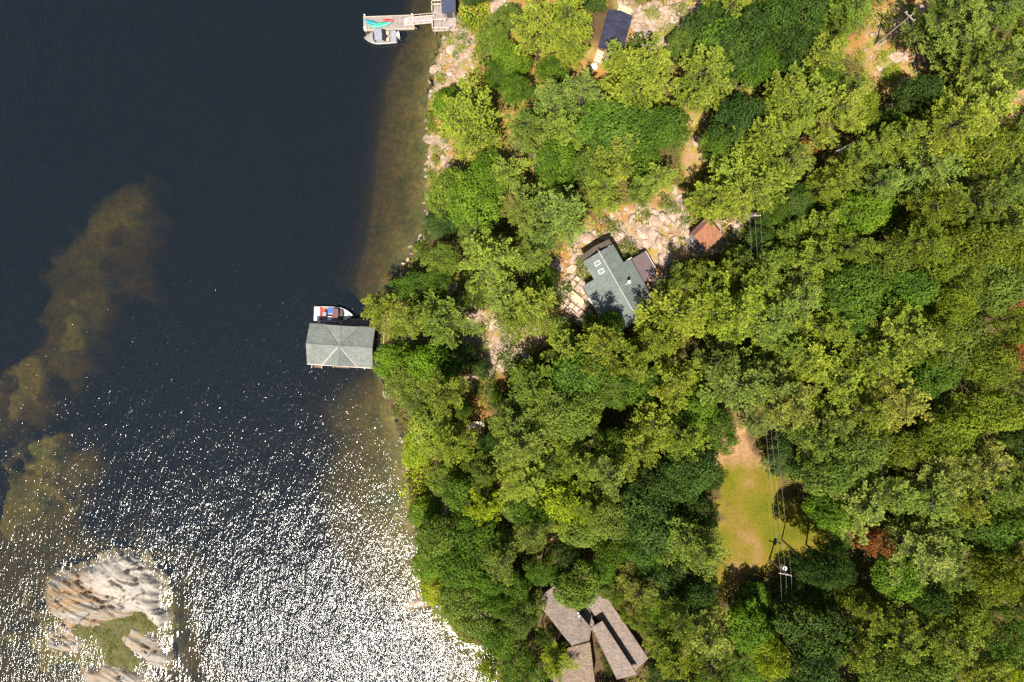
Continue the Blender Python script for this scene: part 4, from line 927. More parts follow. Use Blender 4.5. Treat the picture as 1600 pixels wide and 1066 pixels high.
windows(bh, [(-2, -hy+.6, 1.9, 'y', -1), (2, -hy+.6, 1.9, 'y', -1), (-2, hy-.6, 1.9, 'y', 1)])
MB().box(-hx+.6, -hx+2.2, -hy-.55, -hy+.5, 1.9, 2.0).build('balcony', M_wall, bh)
MB().box(-hx+.6, -hx+.68, -hy-.6, -hy+.3, 2.0, 2.9).box(-hx+2.12, -hx+2.2, -hy-.6, -hy+.3, 2.0, 2.9).build('balcony_rail', M_rail, bh)
MB().box(-hx+3.9, -hx+6.1, -hy-.35, -hy+.5, 1.9, 2.0).build('balcony', M_wall, bh)
MB().box(-hx+3.86, -hx+3.92, -hy-.4, -hy+.3, 2.0, 2.8).build('balcony_rail', M_rail, bh)
piles = MB()
for x in (-hx+.8, -1, 2, hx-.9):
    for y in (-hy+.7, hy-.7, hy+.6): piles.tube([(x, y, -4), (x, y, 0.5)], 0.13, 8)
piles.build('pilings', M_dwood, bh)
dk = thing('dock', 'narrow dark plank dock between the moored boat and the boathouse', 'dock', (cx, cy, 0), R(-3.6))
dm = MB()
for i in range(36): dm.box(-hx+1.0+i*0.262, -hx+1.0+i*0.262+.235, hy-.55, hy+1.25, 0.50, 0.56)
dm.build('deck_boards', M_dwood, dk); MB().box(-hx+1.0, -hx+10.4, hy-.5, hy+1.2, 0.3, 0.49).build('frame', M_dwood, dk)
MB().box(-hx+0.75, -hx+.98, hy+.15, hy+.5, -1, 0.95).build('mooring_post', M_rail, dk)
MB().box(hx-.1, hx+.95, -hy+.2, hy-.6, 0.42, 0.5).build('side_deck', M_dwood, dk)
MB().box(hx+.95, hx+1.03, -1.2, hy-.2, 0.5, 1.1).build('railing', M_rail, dk)

# ---------------- boats
def loft(stations, mat, name, root, closed_ends=True, smooth=True):
    n = len(stations[0]); vs = [v for s_ in stations for v in s_]
    fs = [(i*n+j, (i+1)*n+j, (i+1)*n+j+1, i*n+j+1) for i in range(len(stations)-1) for j in range(n-1)]
    if closed_ends: fs += [tuple(range(n)), tuple(range(len(stations)*n-1, (len(stations)-1)*n-1, -1))]
    return MB().add(vs, fs).build(name, mat, root, smooth=smooth)
def bwid(t, B, bow=0.55):                   # half beam along the hull, t 0 stern .. 1 bow
    return B*(0.93+0.07*min(1, t/0.25)) if t < bow else B*max(0.0, 1-((t-bow)/(1-bow))**2.1)
def boat_hull(root, L, B, mat, inner, fl=0.28, gun=0.62, n=18, rim=0.10):
    st_, inn = [], []
    for i in range(n+1):
        t = i/n; b = max(bwid(t, B), 0.015); x = -L/2+L*t; sh = gun+0.14*t*t; kx = min(x, L/2-0.03)
        kz_ = -0.25+0.55*max(0, (t-0.75)/0.25)**2
        st_.append([(x, -max(b-rim, .004), sh+.015), (x, -b, sh), (x-.02, -b*0.92, 0.15), (x-.05*t, -b*0.7, -.05+0.3*max(0, (t-.8)/.2)), (x-.1*t, 0, kz_), (x-.05*t, b*0.7, -.05+0.3*max(0, (t-.8)/.2)), (x-.02, b*0.92, 0.15), (x, b, sh), (x, max(b-rim, .004), sh+.015)])
    loft(st_, mat, 'hull', root)
def deck_piece(root, L, B, t0, t1, z, mat, name, inset=0.10, n=10, dz=0.06, crown=0.0):
    top = []
    for i in range(n+1):
        t = t0+(t1-t0)*i/n; b = max(bwid(t, B)-inset, 0.01); x = -L/2+L*t; sh = z+0.14*t*t
        top.append([(x, -b, sh-dz), (x, -b, sh), (x, 0, sh+crown), (x, b, sh), (x, b, sh-dz)])
    return loft(top, mat, name, root, True, False)
cx, cy = P(521.5, 491.3, 0.5)
L, B = 6.1, 1.17
bt = thing('motor_boat', 'white open motor boat with red seats and blue towel beside the boathouse', 'boat', (cx, cy, 0), R(-2.5))
boat_hull(bt, L, B, M_hull, None)
MB().box(-L/2+.02, -L/2+.85, -B*.82, B*.82, 0.30, 0.60).build('stern_platform', M_hull, bt)
deck_piece(bt, L, B, 0.10, 0.80, 0.22, M_wine, 'cockpit_floor', 0.09)
deck_piece(bt, L, B, 0.76, 0.992, 0.63, M_cream, 'foredeck', 0.09, crown=0.07)
MB().box(-2.15, -1.85, -0.85, 0.85, 0.25, 0.68).build('rear_bench', M_redv, bt)
MB().box(-1.85, -1.3, 0.35, 0.85, 0.25, 0.62).build('seat', M_redv, bt)
MB().box(-1.7, -1.1, -0.35, 0.3, 0.25, 0.80).build('engine_box', M_greyc, bt)
MB().box(-1.75, -0.7, 0.87, 1.0, 0.5, 0.70).build('side_cushion', M_orange, bt)
MB().box(-0.85, -0.25, -0.95, -0.35, 0.25, 0.72).build('seat', M_hull, bt)
MB().box(-0.75, -0.1, 0.05, 0.85, 0.25, 0.70).build('seat', M_hull, bt)
MB().box(-0.85, 0.0, 0.1, 0.95, 0.72, 0.77).build('towel', M_blue, bt)
MB().slab([(0.0, -0.55, 1.35), (0.85, -0.55, 1.38), (0.95, 0.2, 1.42), (0.85, 0.88, 1.38), (0.0, 0.88, 1.35)], 0.05).build('canopy', M_wine, bt)
MB().tube([(0.0, -0.95, 0.7), (0.1, -0.55, 1.33)], .02, 6).tube([(0.0, 0.95, 0.7), (0.1, 0.86, 1.33)], .02, 6).build('canopy_frame', M_flash, bt)
MB().slab([(1.0, -0.98, 0.74), (1.6, -0.5, 1.06), (1.75, 0.0, 1.10), (1.6, 0.5, 1.06), (1.0, 0.98, 0.74), (1.15, 0.85, 0.75), (1.65, 0.4, 0.80), (1.65, -0.4, 0.80), (1.15, -0.85, 0.75)], 0.02).build('windshield', M_glass, bt)
MB().box(1.0, 1.45, -0.85, 0.85, 0.3, 0.72).build('dashboard', M_dark, bt)
MB().tube([(0.88+0.0, -0.45+0.2*math.cos(a*0.7), 0.85+0.2*math.sin(a*0.7)) for a in range(10)], 0.025, 5).build('steering_wheel', M_dark, bt)
for x in (-2.3, 1.2):
    mb = MB().tube([(0, 0, 0), (0, 0, 0.5)], 0.13, 10)
    mb.build('fender', M_hull, bt, loc=(x, -B-.12, 0.1))

cx, cy = P(594.5, 58.5, 0.5); L, B = 5.1, 1.08
fb = thing('fishing_boat', 'grey aluminium fishing boat with canvas top moored at the top dock', 'boat', (cx, cy, 0), R(180+3.5))
boat_hull(fb, L, B, M_alu, None, rim=0.13)
deck_piece(fb, L, B, 0.03, 0.72, 0.25, simple('grey deck carpet', (0.21, 0.20, 0.22), 0.95), 'cockpit_floor', 0.12)
deck_piece(fb, L, B, 0.68, 0.985, 0.52, simple('tan deck carpet', (0.27, 0.225, 0.205), 0.95), 'bow_deck', 0.14)
MB().slab([(-0.35, -0.86, 1.5), (0.75, -0.80, 1.52), (0.80, 0.0, 1.56), (0.75, 0.80, 1.52), (-0.35, 0.86, 1.5), (-0.42, 0, 1.54)], 0.05).build('canopy', M_greyc, fb)
MB().slab([(0.72, -0.92, 0.75), (1.02, -0.55, 1.05), (1.12, 0, 1.1), (1.02, 0.55, 1.05), (0.72, 0.92, 0.75), (0.85, 0.8, 0.78), (0.85, -0.8, 0.78)], 0.03).build('windshield', M_glass, fb)
MB().slab([(-0.85, -0.92, 1.0), (-0.40, -0.86, 1.46), (-0.47, 0, 1.5), (-0.40, 0.86, 1.46), (-0.85, 0.92, 1.0), (-0.95, 0, 1.02)], 0.03).build('rear_screen', M_dark, fb)
MB().box(-1.35, -0.95, -0.8, -0.3, 0.25, 0.75).build('seat', M_tan, fb); MB().box(-1.35, -0.95, 0.25, 0.75, 0.25, 0.75).build('seat', M_tan, fb)
MB().box(-2.45, -1.75, -0.85, 0.85, 0.27, 0.62).build('stern_deck', simple('grey deck carpet pale', (0.26, 0.24, 0.26), 0.95), fb)
MB().box(-3.05, -2.6, -0.2, 0.2, 0.4, 1.15).box(-2.9, -2.7, -0.1, 0.1, -0.6, 0.45).build('outboard_motor', M_hull, fb)
MB().box(-2.95, -2.65, -0.55, -0.35, 0.4, 0.85).build('trolling_motor', M_hull, fb)

# ---------------- floating dock with ramp, platform and kayaks
c1 = P(607.5, 35.5, 0.5)
fd = thing('floating_dock', 'grey plank floating dock carrying the kayaks', 'dock', (c1[0], c1[1], 0), R(2.0))
mb = MB(); n = 44
for i in range(n): mb.box(-3.85+i*7.7/n, -3.85+(i+1)*7.7/n-.025, -1.0, 1.0, 0.45, 0.49+0.008*(i % 3))
mb.build('deck_boards', M_deck, fd)
MB().box(-3.92, 3.92, -1.08, -1.003, 0.1, 0.53).box(-3.92, 3.92, 1.003, 1.08, 0.1, 0.53).box(-3.92, -3.853, -1.0, 1.0, 0.1, 0.53).box(3.853, 3.92, -1.0, 1.0, 0.1, 0.53).build('frame', M_rail, fd)
MB().box(-3.7, 3.7, -0.9, 0.9, -0.25, 0.43).build('float', M_dark, fd)
for x, y in ((-3.65, 1.1), (-3.75, -0.85), (3.7, 0.95)): MB().tube([(x, y, -2.5), (x, y, 0.95)], 0.10, 8).tube([(x, y, .95), (x, y, 1.0)], 0.13, 8).build('post', M_hull, fd)
MB().box(-3.8, -3.45, -0.95, -0.6, 0.53, 0.85).build('locker', M_hull, fd)
MB().tube([(3.85, -.5, .5), (4.0, -.8, .2), (4.3, -0.95, 0.15)], .04, 6).build('mooring_rope', M_rail, fd)
c2 = P(658, 31.5, 0.8)
rp = thing('gangway_ramp', 'pale railed ramp joining the floating dock to the shore platform', 'ramp', (c2[0], c2[1], 0.0), R(3.0))
rp.rotation_euler[1] = R(-5)
mb = MB()
for i in range(18): mb.box(-2.1+i*0.235, -2.1+i*0.235+.21, -0.5, 0.5, 0.78, 0.82)
mb.build('deck_boards', simple('mauve worn ramp boards', (0.34, 0.28, 0.28), 0.9, var=0.2), rp)
for sy in (-1, 1):
    m2 = MB().box(-2.15, 2.15, sy*.56-.05, sy*.56+.05, 0.70, 0.86).box(-2.1, 2.1, sy*.56-.03, sy*.56+.03, 1.5, 1.56)
    for i in range(5): m2.box(-2.1+i*1.03, -2.04+i*1.03, sy*.56-.03, sy*.56+.03, .86, 1.5)
    m2.build('handrail', M_rail, rp)
MB().box(-2.55, -2.15, -0.52, 0.52, 0.66, 0.72).build('landing_plate', M_hull, rp)
zp = 1.5; c3 = P(693, 27, zp)
pf = thing('shore_platform', 'railed timber platform at the landward end of the top dock', 'deck', (c3[0], c3[1], 0), R(1.5))
mb = MB()
for i in range(16): mb.box(-1.65+i*0.215, -1.65+i*0.215+.195, -2.0, 2.2, zp-.05, zp)
mb.build('deck_boards', M_deck, pf)
MB().box(-1.7, 1.8, -2.05, -1.95, zp-.3, zp-.06).box(-1.7, 1.8, 2.1, 2.2, zp-.3, zp-.06).build('frame', M_rail, pf)
for (x0, y0, x1, y1) in ((-1.68, -1.95, -1.68, -0.55), (-1.68, 0.7, -1.68, 2.15), (-1.68, 2.15, -.3, 2.15), (-1.68, -2.0, 0.9, -2.0), (-1.6, -0.75, 0.4, -0.75), (-1.68, 1.6, -.3, 1.6)):
    m2 = MB().box(min(x0, x1)-.06, max(x0, x1)+.06, min(y0, y1)-.06, max(y0, y1)+.06, zp+.85, zp+.93); N = 3
    for i in range(N+1):
        x, y = x0+(x1-x0)*i/N, y0+(y1-y0)*i/N; m2.box(x-.04, x+.04, y-.04, y+.04, zp+.003, zp+.849)
    m2.build('railing', M_rail, pf)
MB().box(.3, 1.9, -1.4, -.2, zp+.005, zp+.03).build('step', M_deck, pf)
mb = MB()
for x in (-1.5, 0, 1.5):
    for y in (-1.8, 2.0): mb.box(x-.08, x+.08, y-.08, y+.08, -1.5, zp-.31)
mb.build('posts', M_deck, pf)
# hut on the platform, its roof cut by the top edge of the picture
c4 = P(700.5, 4, 3.8)
ht = thing('lakeside_hut', 'small hut with dark navy roof at the top picture edge', 'hut', (c4[0], c4[1]+1.2, 0), R(1.5))
MB().box(-0.85, 0.85, -2.4, 2.6, 1.52, 3.65).build('wall', M_wallg, ht)
slope(ht, [(-1.07, -2.75, 3.70), (1.07, -2.75, 4.05), (1.07, 3.0, 4.05), (-1.07, 3.0, 3.70)], simple('navy metal roofing', (0.040, 0.045, 0.085), 0.5, var=0.08))
mbx = MB().box(-0.4, 0.4, -2.46, -2.403, 1.53, 3.4).build('door', M_glass, ht)

def kayak(label, px, py, ang, L, B, mat):
    x, y = P(px, py, 0.7); kk = thing('kayak', label, 'kayak', (x, y, 0.53), R(ang), 'kayaks lying on the floating dock')
    st_ = []
    for i in range(15):
        t = i/14; b = max(B*math.sin(math.pi*t)**0.75, 0.015); xx = -L/2+L*t; up = 0.10*(2*t-1)**2*2
        st_.append([(xx, 0, up), (xx, -b*.7, .03+up), (xx, -b, .16+up*.8), (xx, -b*.5, .27+up*.6), (xx, 0, .30+up*.5), (xx, b*.5, .27+up*.6), (xx, b, .16+up*.8), (xx, b*.7, .03+up), (xx, 0, up)])
    loft(st_, mat, 'hull', kk)
    ck = [(0.42*math.cos(a*math.pi/6)-.1, B*.55*math.sin(a*math.pi/6), 0.315+.01) for a in range(12)]
    MB().slab(ck, .02).build('cockpit', mat, kk)
    MB().tube([(q[0], q[1], .335) for q in ck+[ck[0]]], .022, 5).build('coaming', mat, kk)
kayak('teal kayak nearest the outer end of the dock', 579.5, 35.0, -14, 2.3, 0.34, M_teal)
kayak('sea green kayak lying lowest across the dock', 594.5, 38.8, 10, 3.7, 0.40, M_green)
kayak('short red kayak nearest the upper dock edge', 606.5, 32.0, -3, 1.75, 0.26, M_redk)

M_dusk = simple('grey ridge metal', (0.33, 0.32, 0.28), 0.6, var=0.2)
M_shin2 = shingle('slate green shingles', (0.145, 0.165, 0.155), 0.14, moss=(0.12, 0.13, 0.10))
# ---------------- grey roofed cottage
zc = hz(*P(965, 445, 8)); ze = zc+3.4; k = kz(ze+1)
o_ = P(936, 394, ze+1.2)
ct = thing('cottage', 'cottage with grey shingled roof, skylights and chimney pipe above the lake', 'house', (o_[0], o_[1], 0), math.atan2(0.497, 0.868))
pt = 0.40; RW, UW = 4.15*k/0.1, 2.68*k/0.1
zrid = ze+RW*pt*0.9
def cz(v): return zrid-abs(v)*pt
U0, U1, U2 = 0.0, 3.3*k/.1, 12.4*k/.1
for sg, (wu, wl2) in ((-1, (UW, 4.6*k/.1)), (1, (UW, 4.05*k/.1))):
    pts = [(0, -U0, zrid), (sg*wu, -U0, cz(wu)), (sg*wu, -U1, cz(wu)), (sg*wl2, -U1, cz(wl2)), (sg*wl2, -(U2-3.0 if sg > 0 else U2), cz(wl2)), (sg*(wl2*0.35 if sg > 0 else wl2*.98), -U2, cz(wl2*0.35 if sg > 0 else wl2*.98)), (0, -U2, zrid)]
    slope(ct, pts, M_shin2, 0.14)
MB().box(-.055, .055, -U2, 0.25, zrid-.06, zrid+.03).build('ridge_cap', M_dusk, ct)
MB().box(-UW+.4, UW-.4, -U1-.5, -.5, zc-1, cz(UW)-.16).box(-4.1, 3.6, -U2+.6, -U1-.5, zc-1, cz(4.6)-.25).build('wall', M_wallg, ct)
zt = cz(UW)-.15
MB().add([(-UW+.4, -.5, zt), (UW-.4, -.5, zt), (0, -.5, zrid-.3), (-UW+.4, -.65, zt), (UW-.4, -.65, zt), (0, -.65, zrid-.3)], [(0,1,2),(5,4,3),(0,3,4,1),(1,4,5,2),(2,5,3,0)]).build('gable', M_wallg, ct)
windows(ct, [(-UW+.4, -1.8, zc+1.5, 'x', -1), (-4.1, -5.5, zc+1.4, 'x', -1), (-4.1, -8.5, zc+1.4, 'x', -1), (UW-.4, -1.8, zc+1.5, 'x', 1), (0.9, -.5, zc+1.6, 'y', 1)])
def on_roof(v, u, dz=0): return (v, -u, cz(v)+dz)
for (px, py) in ((934, 411), (940, 423.5)):
    dx, dy = (px-936)*k, (394-py)*k; v = dx*0.868+dy*0.497; u = -(-dx*0.497+dy*0.868)
    mb = MB(); an = math.atan(pt); M = Matrix.Translation(on_roof(v, u, .02)) @ Matrix.Rotation(-an, 4, 'Y')
    mb.box(-.42, .42, -.30, -.23, 0, .14, M).box(-.42, .42, .23, .30, 0, .14, M).box(-.42, -.37, -.23, .23, 0, .14, M).box(.37, .42, -.23, .23, 0, .14, M)
    q = mb.build('skylight', M_white, ct); MB().box(-.37, .37, -.23, .23, .02, .10, M).build('pane', M_sky, q)
dx, dy = (981.5-936)*k, (394-441.5)*k; v = dx*0.868+dy*0.497; u = -(-dx*0.497+dy*0.868)
q = MB().tube([on_roof(v, u, -.3), on_roof(v, u, 1.1)], 0.14, 12).build('chimney_pipe', M_flash, ct)
MB().tube([on_roof(v, u, 1.1), on_roof(v, u, 1.28)], 0.24, 12).build('cap', M_hull, q)
MB().tube([on_roof(v-.35, u+.05, .02), on_roof(v-.35, u+.05, .25)], .1, 8).build('vent', M_flash, ct)
MB().box(.3, 1.9, -.0, .08, cz(1.2)-.5, cz(1.2)-.35).build('bargeboard', M_white, ct)
MB().box(UW+.05, 3.9, -U1+.02, -U1+.10, cz(3.2)-.28, cz(3.2)-.16).build('flashing', M_white, ct)
slope(ct, [(4.08*k/.1, -U1-.1, cz(4.2)-.28), (6.95*k/.1, -U1-.1, cz(4.2)-.75), (6.95*k/.1, -U1-3.0, cz(4.2)-.75), (5.9, -U1-3.9, cz(4.2)-.60), (4.08*k/.1, -U1-3.9, cz(4.2)-.28)], M_purp, 0.1, 'annex_roof')
MB().box(4.0, 6.2, -U1-3.4, -U1-.5, zc-1, cz(4.2)-.8).build('annex_wall', M_wall, ct)
MB().box(6.96*k/.1, 7.02*k/.1, -U1-3.0, -U1-.1, cz(4.2)-.86, cz(4.2)-.72).build('gutter', M_white, ct)
# dark added strip: top gable's shadow and wall band put into its colour
slope(ct, [(-UW, 0.85, cz(UW)-.55), (-UW, 0.03, cz(UW)-.35), (UW, 0.03, cz(UW)-.35), (UW, 0.95, cz(UW)-.55), (0.1, 1.15, cz(UW)-.6)], simple('dark brown gable shade and wall band', (0.075, 0.055, 0.045), 0.8), 0.1, 'porch_roof_or_shade_strip')

# patio and stone path left of the cottage
pa = G(903, 468); pt_ = thing('stone_patio', 'pink stone patio left of the grey roofed cottage', 'patio', (pa.x, pa.y, 0), R(-40))
zz = hz(pa.x, pa.y)+0.35
mb = MB().box(-1.6, 1.8, -.45, .45, zz-.5, zz+.09); mb.build('boardwalk', M_tan, pt_)
r3 = random.Random(5)
for i in range(6):
    for j in range(6):
        if (j in (3,)): continue
        x0, y0 = -2.5+i*0.92+r3.uniform(0, .1), -2.6+j*0.88+r3.uniform(0, .1)
        if (i+j) < 1: continue
        pts = [(x0+r3.uniform(0, .12), y0+r3.uniform(0, .1), zz+r3.uniform(0, .05)), (x0+.78, y0+r3.uniform(0, .12), zz+.02), (x0+.8, y0+.74, zz+.03), (x0+r3.uniform(0, .14), y0+.76, zz)]
        MB().slab([(a, b, zz+.01*((i*j) % 4)) for a, b, c in pts], 0.5).build('flagstone', r3.choice([M_stone, M_stone2]), pt_)
fp = G(905, 449); fq = thing('fire_ring', 'small round stone fire ring on the patio edge', 'fire ring', (fp.x, fp.y, hz(fp.x, fp.y)+.35))
for a in range(9):
    MB().box(-.14, .14, -.10, .10, -.3, .16).build('stone', M_stone, fq, loc=(0.4*math.cos(a*.698), 0.4*math.sin(a*.698), 0.05), rot=(0, 0, a*.698+1.57))
MB().tube([(0, 0, -.2), (0, 0, .06)], 0.3, 12).build('ash', M_dark, fq)
for i, (px, py, w_, h_, a, lb) in enumerate([(897, 405, 2.0, 1.2, 55, 'topmost'), (893, 421, 1.9, 1.3, 35, 'second'), (889, 435, 1.9, 0.9, 20, 'third'), (882, 446, 1.6, 0.5, 28, 'lowest')]):
    g = G(px, py); r4 = random.Random(i)
    pts = [(math.cos(q*1.047)*w_*.5*r4.uniform(.85, 1.1), math.sin(q*1.047)*h_*.5*r4.uniform(.85, 1.1), .25) for q in range(6)]
    o = MB().slab(pts, .9).build('stone_slab', M_stone2 if i % 2 else M_stone, loc=(g.x, g.y, g.z+.1), rot=(0, 0, R(a)))
    tag(o, lb + ' broad pink stone slab of the path left of the cottage', 'stone slab', 'stone slabs of the cottage path')

# ---------------- rusty roofed shed
g = G(1104, 364); zs = g.z; ze = zs+2.6; cs = P(1104.5, 365, ze)
sh = thing('shed', 'small shed with rusty red shingled roof right of the cottage', 'shed', (cs[0], cs[1], 0), R(-45))
# local x runs down-right, y up-right
slope(sh, [(-1.05, -1.75, ze+.75), (1.75, -1.70, ze-.15), (1.80, 1.55, ze-.15), (-1.05, 1.45, ze+.75)][::1], M_red)
slope(sh, [(-1.75, -1.75, ze+.05), (-1.06, -1.75, ze+.75), (-1.06, 1.45, ze+.75), (-1.75, 1.4, ze+.05)], simple('red shingles with painted shade', (0.17, 0.075, 0.07), 0.9), name='roof')  # red roof's far slope, shade away from the sun put into its colour
MB().box(-1.13, -0.98, -1.78, 1.47, ze+.72, ze+.79).build('ridge_cap', M_red, sh)
MB().box(-1.55, 1.55, -1.45, 1.25, zs-1, ze-.2).build('wall', M_wallg, sh)
MB().box(-1.6, 1.3, -2.35, -1.50, zs-.8, zs+.45).build('stoop', simple('mauve weathered boards', (0.24, 0.20, 0.20), 0.9), sh)
MB().box(-1.6, 1.3, -2.42, -2.36, zs+.46, zs+1.2).build('stoop_rail', M_wallg, sh)
MB().box(-.4, .4, -1.52, -1.453, zs+.46, zs+2.2).build('door', M_dark, sh)
windows(sh, [(-1.55, 0, zs+1.5, 'x', -1), (1.0, -1.45, zs+1.5, 'y', -1)])
for i, (a, b) in enumerate([((1127, 348), (1142, 340)), ((1129, 358), (1143, 347)), ((1124, 345), (1150, 352))]):
    p0, p1 = G(*a), G(*b)
    o = MB().tube([p0+Vector((0, 0, .25)), p1+Vector((0, 0, .3))], .07, 6).build('cut_board', M_tan)
    tag(o, ['uppermost', 'lower', 'crossing'][i] + ' pale board lying right of the rusty shed', 'board', 'loose boards by the shed')

# ---------------- navy roofed cabin
g = G(958, 48); zb = g.z; ze = zb+3.0; k = kz(ze+.5); cc_ = P(962, 47, ze+.5)
cb = thing('cabin', 'cabin with dark navy shingled roof among the pines at the top', 'cabin', (cc_[0], cc_[1], 0), R(-15))
hw, hl = 2.0*k/.1, 3.1*k/.1
zr = gable_y(cb, -hw, hw, -hl, hl, ze, 0.30, M_navy, M_navy)
gable_wall(MB(), -hw+.35, hw-.35, -hl+.4, hl-.4, zb-1, ze-.1, zr-.2).build('wall', M_wall, cb)
windows(cb, [(hw-.35, 0, zb+1.5, 'x', 1), (-hw+.35, 0.8, zb+1.5, 'x', -1), (0, -hl+.4, zb+1.6, 'y', -1)])
MB().tube([(-.1, -hl+.8, zr-.3), (-.1, -hl+.8, zr+.45)], .09, 8).build('chimney_pipe', M_flash, cb)
slope(cb, [(-.8, -hl-.05, ze-.1), (-.8, -hl-.9, ze-.35), (.9, -hl-.9, ze-.35), (.9, -hl-.05, ze-.1)], M_darkbr, .08, 'porch_roof_or_shade_strip')
st2 = thing('wooden_steps', 'pale wooden steps below the porch of the navy roofed cabin', 'steps', (0, 0, 0))
g = G(943, 91); st2.location = (g.x, g.y, 0); st2.rotation_euler = (0, 0, R(-20))
for j in range(4): MB().box(-1.25, 1.25, .5-j*.38-.34, .5-j*.38, g.z-.4, g.z+.95-j*.2).build('step', M_rail if j % 2 else M_tan, st2)
g = G(975, 19); o = MB()
pl2 = thing('timber_deck', 'small tan timber deck above the navy roofed cabin', 'deck', (g.x, g.y, g.z), R(-22))
for j in range(6): MB().box(-1.0, 1.0, -.66+j*.22, -.66+j*.22+.2, 0.35, 0.42).build('board', M_tan, pl2)
MB().box(-.95, .95, -.6, .6, -.5, .345).build('frame', M_deck, pl2)
g = G(927, 107)
hb = thing('garden_bin', 'small pale green and white bin below the navy roofed cabin', 'bin', (g.x, g.y, g.z+.05), R(15))
MB().box(-.42, .42, -.35, .35, 0, .7).build('body', M_hull, hb)
MB().slab([(-.48, -.4, .72), (.48, -.4, .78), (.48, .4, .86), (-.48, .4, .80)], .06).build('lid', simple('pale green lid', (0.42, 0.56, 0.47), 0.5, var=0.15), hb)

# ---------------- brown roofed house at the bottom
g = G(925, 985); zb = g.z
hs = thing('brown_house', 'large house with several brown shingled roof wings at the bottom', 'house', (0, 0, 0))
def wing(pxs, z0, z1, ridge, mat, name='roof', t=0.16):
    """pxs: eave corners (survey px) in order; heights z per corner"""
    pts = [(*P(a, b, zb+z), zb+z) for (a, b), z in zip(pxs, (z0, z1, z1, z0) if ridge else (z0,)*len(pxs))]
    n = (Vector(pts[1])-Vector(pts[0])).cross(Vector(pts[2])-Vector(pts[0]))
    if n.z < 0: pts = pts[::-1]
    slope(hs, pts, mat, t, name); return pts
def wall_under(pxs, z0, z1, mat=M_wall):
    pts = [(*P(a, b, zb+z1), zb+z1) for a, b in pxs]; MB().slab(pts, z1-z0).build('wall', mat, hs)
# west wing: two slopes either side of a ridge
rA, rB = (859, 962), (908, 1006)
def wingp(p, mat): 
    pts = [(*P(a, b, zb+z), zb+z) for a, b, z in p]; n = (Vector(pts[1])-Vector(pts[0])).cross(Vector(pts[2])-Vector(pts[0]))
    slope(hs, pts if n.z > 0 else pts[::-1], mat, .16)
wingp([(836, 938, 5.2), (868, 914, 4.6), (924, 982, 4.6), (921, 1001, 4.9), (893, 1009, 5.2)], M_brownsh)
wall_under([(846, 944), (868, 922), (916, 982), (912, 996), (892, 1002)], -1, 4.3)
wingp([(915, 943, 2.6), (937, 912, 3.0), (962, 954, 3.0), (1013, 1029, 3.0), (993, 1048, 2.6)], M_brownsh)
wall_under([(922, 945), (937, 920), (958, 958), (1005, 1028), (990, 1040)], -1, 2.2)
wingp([(924, 980, 4.0), (941, 970.5, 4.4), (995.5, 1054, 4.4), (964, 1062, 4.0)], M_brownsh)
wingp([(884, 932, 2.3), (916, 943, 2.3), (930, 972, 2.3), (924, 986, 2.3)], M_brownsh)
wall_under([(929, 982), (939, 976), (988, 1050), (966, 1056)], -1, 3.6)
wingp([(888, 1012, 3.4), (922, 1003.5, 3.6), (930, 1070, 3.6), (926, 1100, 3.6), (868, 1100, 3.4), (863, 1046, 3.4)], M_darkbr)
wall_under([(892, 1016), (918, 1008), (924, 1090), (874, 1090), (870, 1046)], -1, 3.0)
for a, b, z in ((903, 957, 5.1), (904.5, 961.5, 5.0)):
    p0 = Vector((*P(a, b, zb+z), zb+z)); MB().tube([p0-Vector((0, 0, .6)), p0+Vector((0, 0, .35))], .11, 8).build('vent_pipe', M_hull, hs)
p0 = Vector((*P(907.5, 972, zb+4.9), zb+4.9)); MB().tube([p0-Vector((0, 0, .6)), p0+Vector((0, 0, .15))], .09, 8).build('vent_pipe', M_dark, hs)
for (a, b) in (((924.3, 982), (868.2, 913.5)), ((995.5, 1054.6), (941, 970)), ((1013.5, 1029.4), (962.4, 953.8))):
    z = {924.3: 4.5, 995.5: 4.3, 1013.5: 2.9}[a[0]]
    MB().tube([(*P(*a, zb+z), zb+z-.1), (*P(*b, zb+z), zb+z-.1)], .07, 6).build('gutter', M_wall, hs)

# ---------------- wooden landing in the shaded clearing and a wood pile
g = G(744, 663); bl = thing('wooden_landing', 'pale plank landing at the foot of the orange needle patch', 'landing', (g.x, g.y, g.z+.5), R(6))
for j in range(5): MB().box(-1.35, 1.35, -.45+j*.19, -.45+j*.19+.165, 0, .05).build('plank', M_rail, bl)
MB().box(-1.3, 1.3, -.4, .4, -1.2, -.003).build('frame', M_deck, bl)

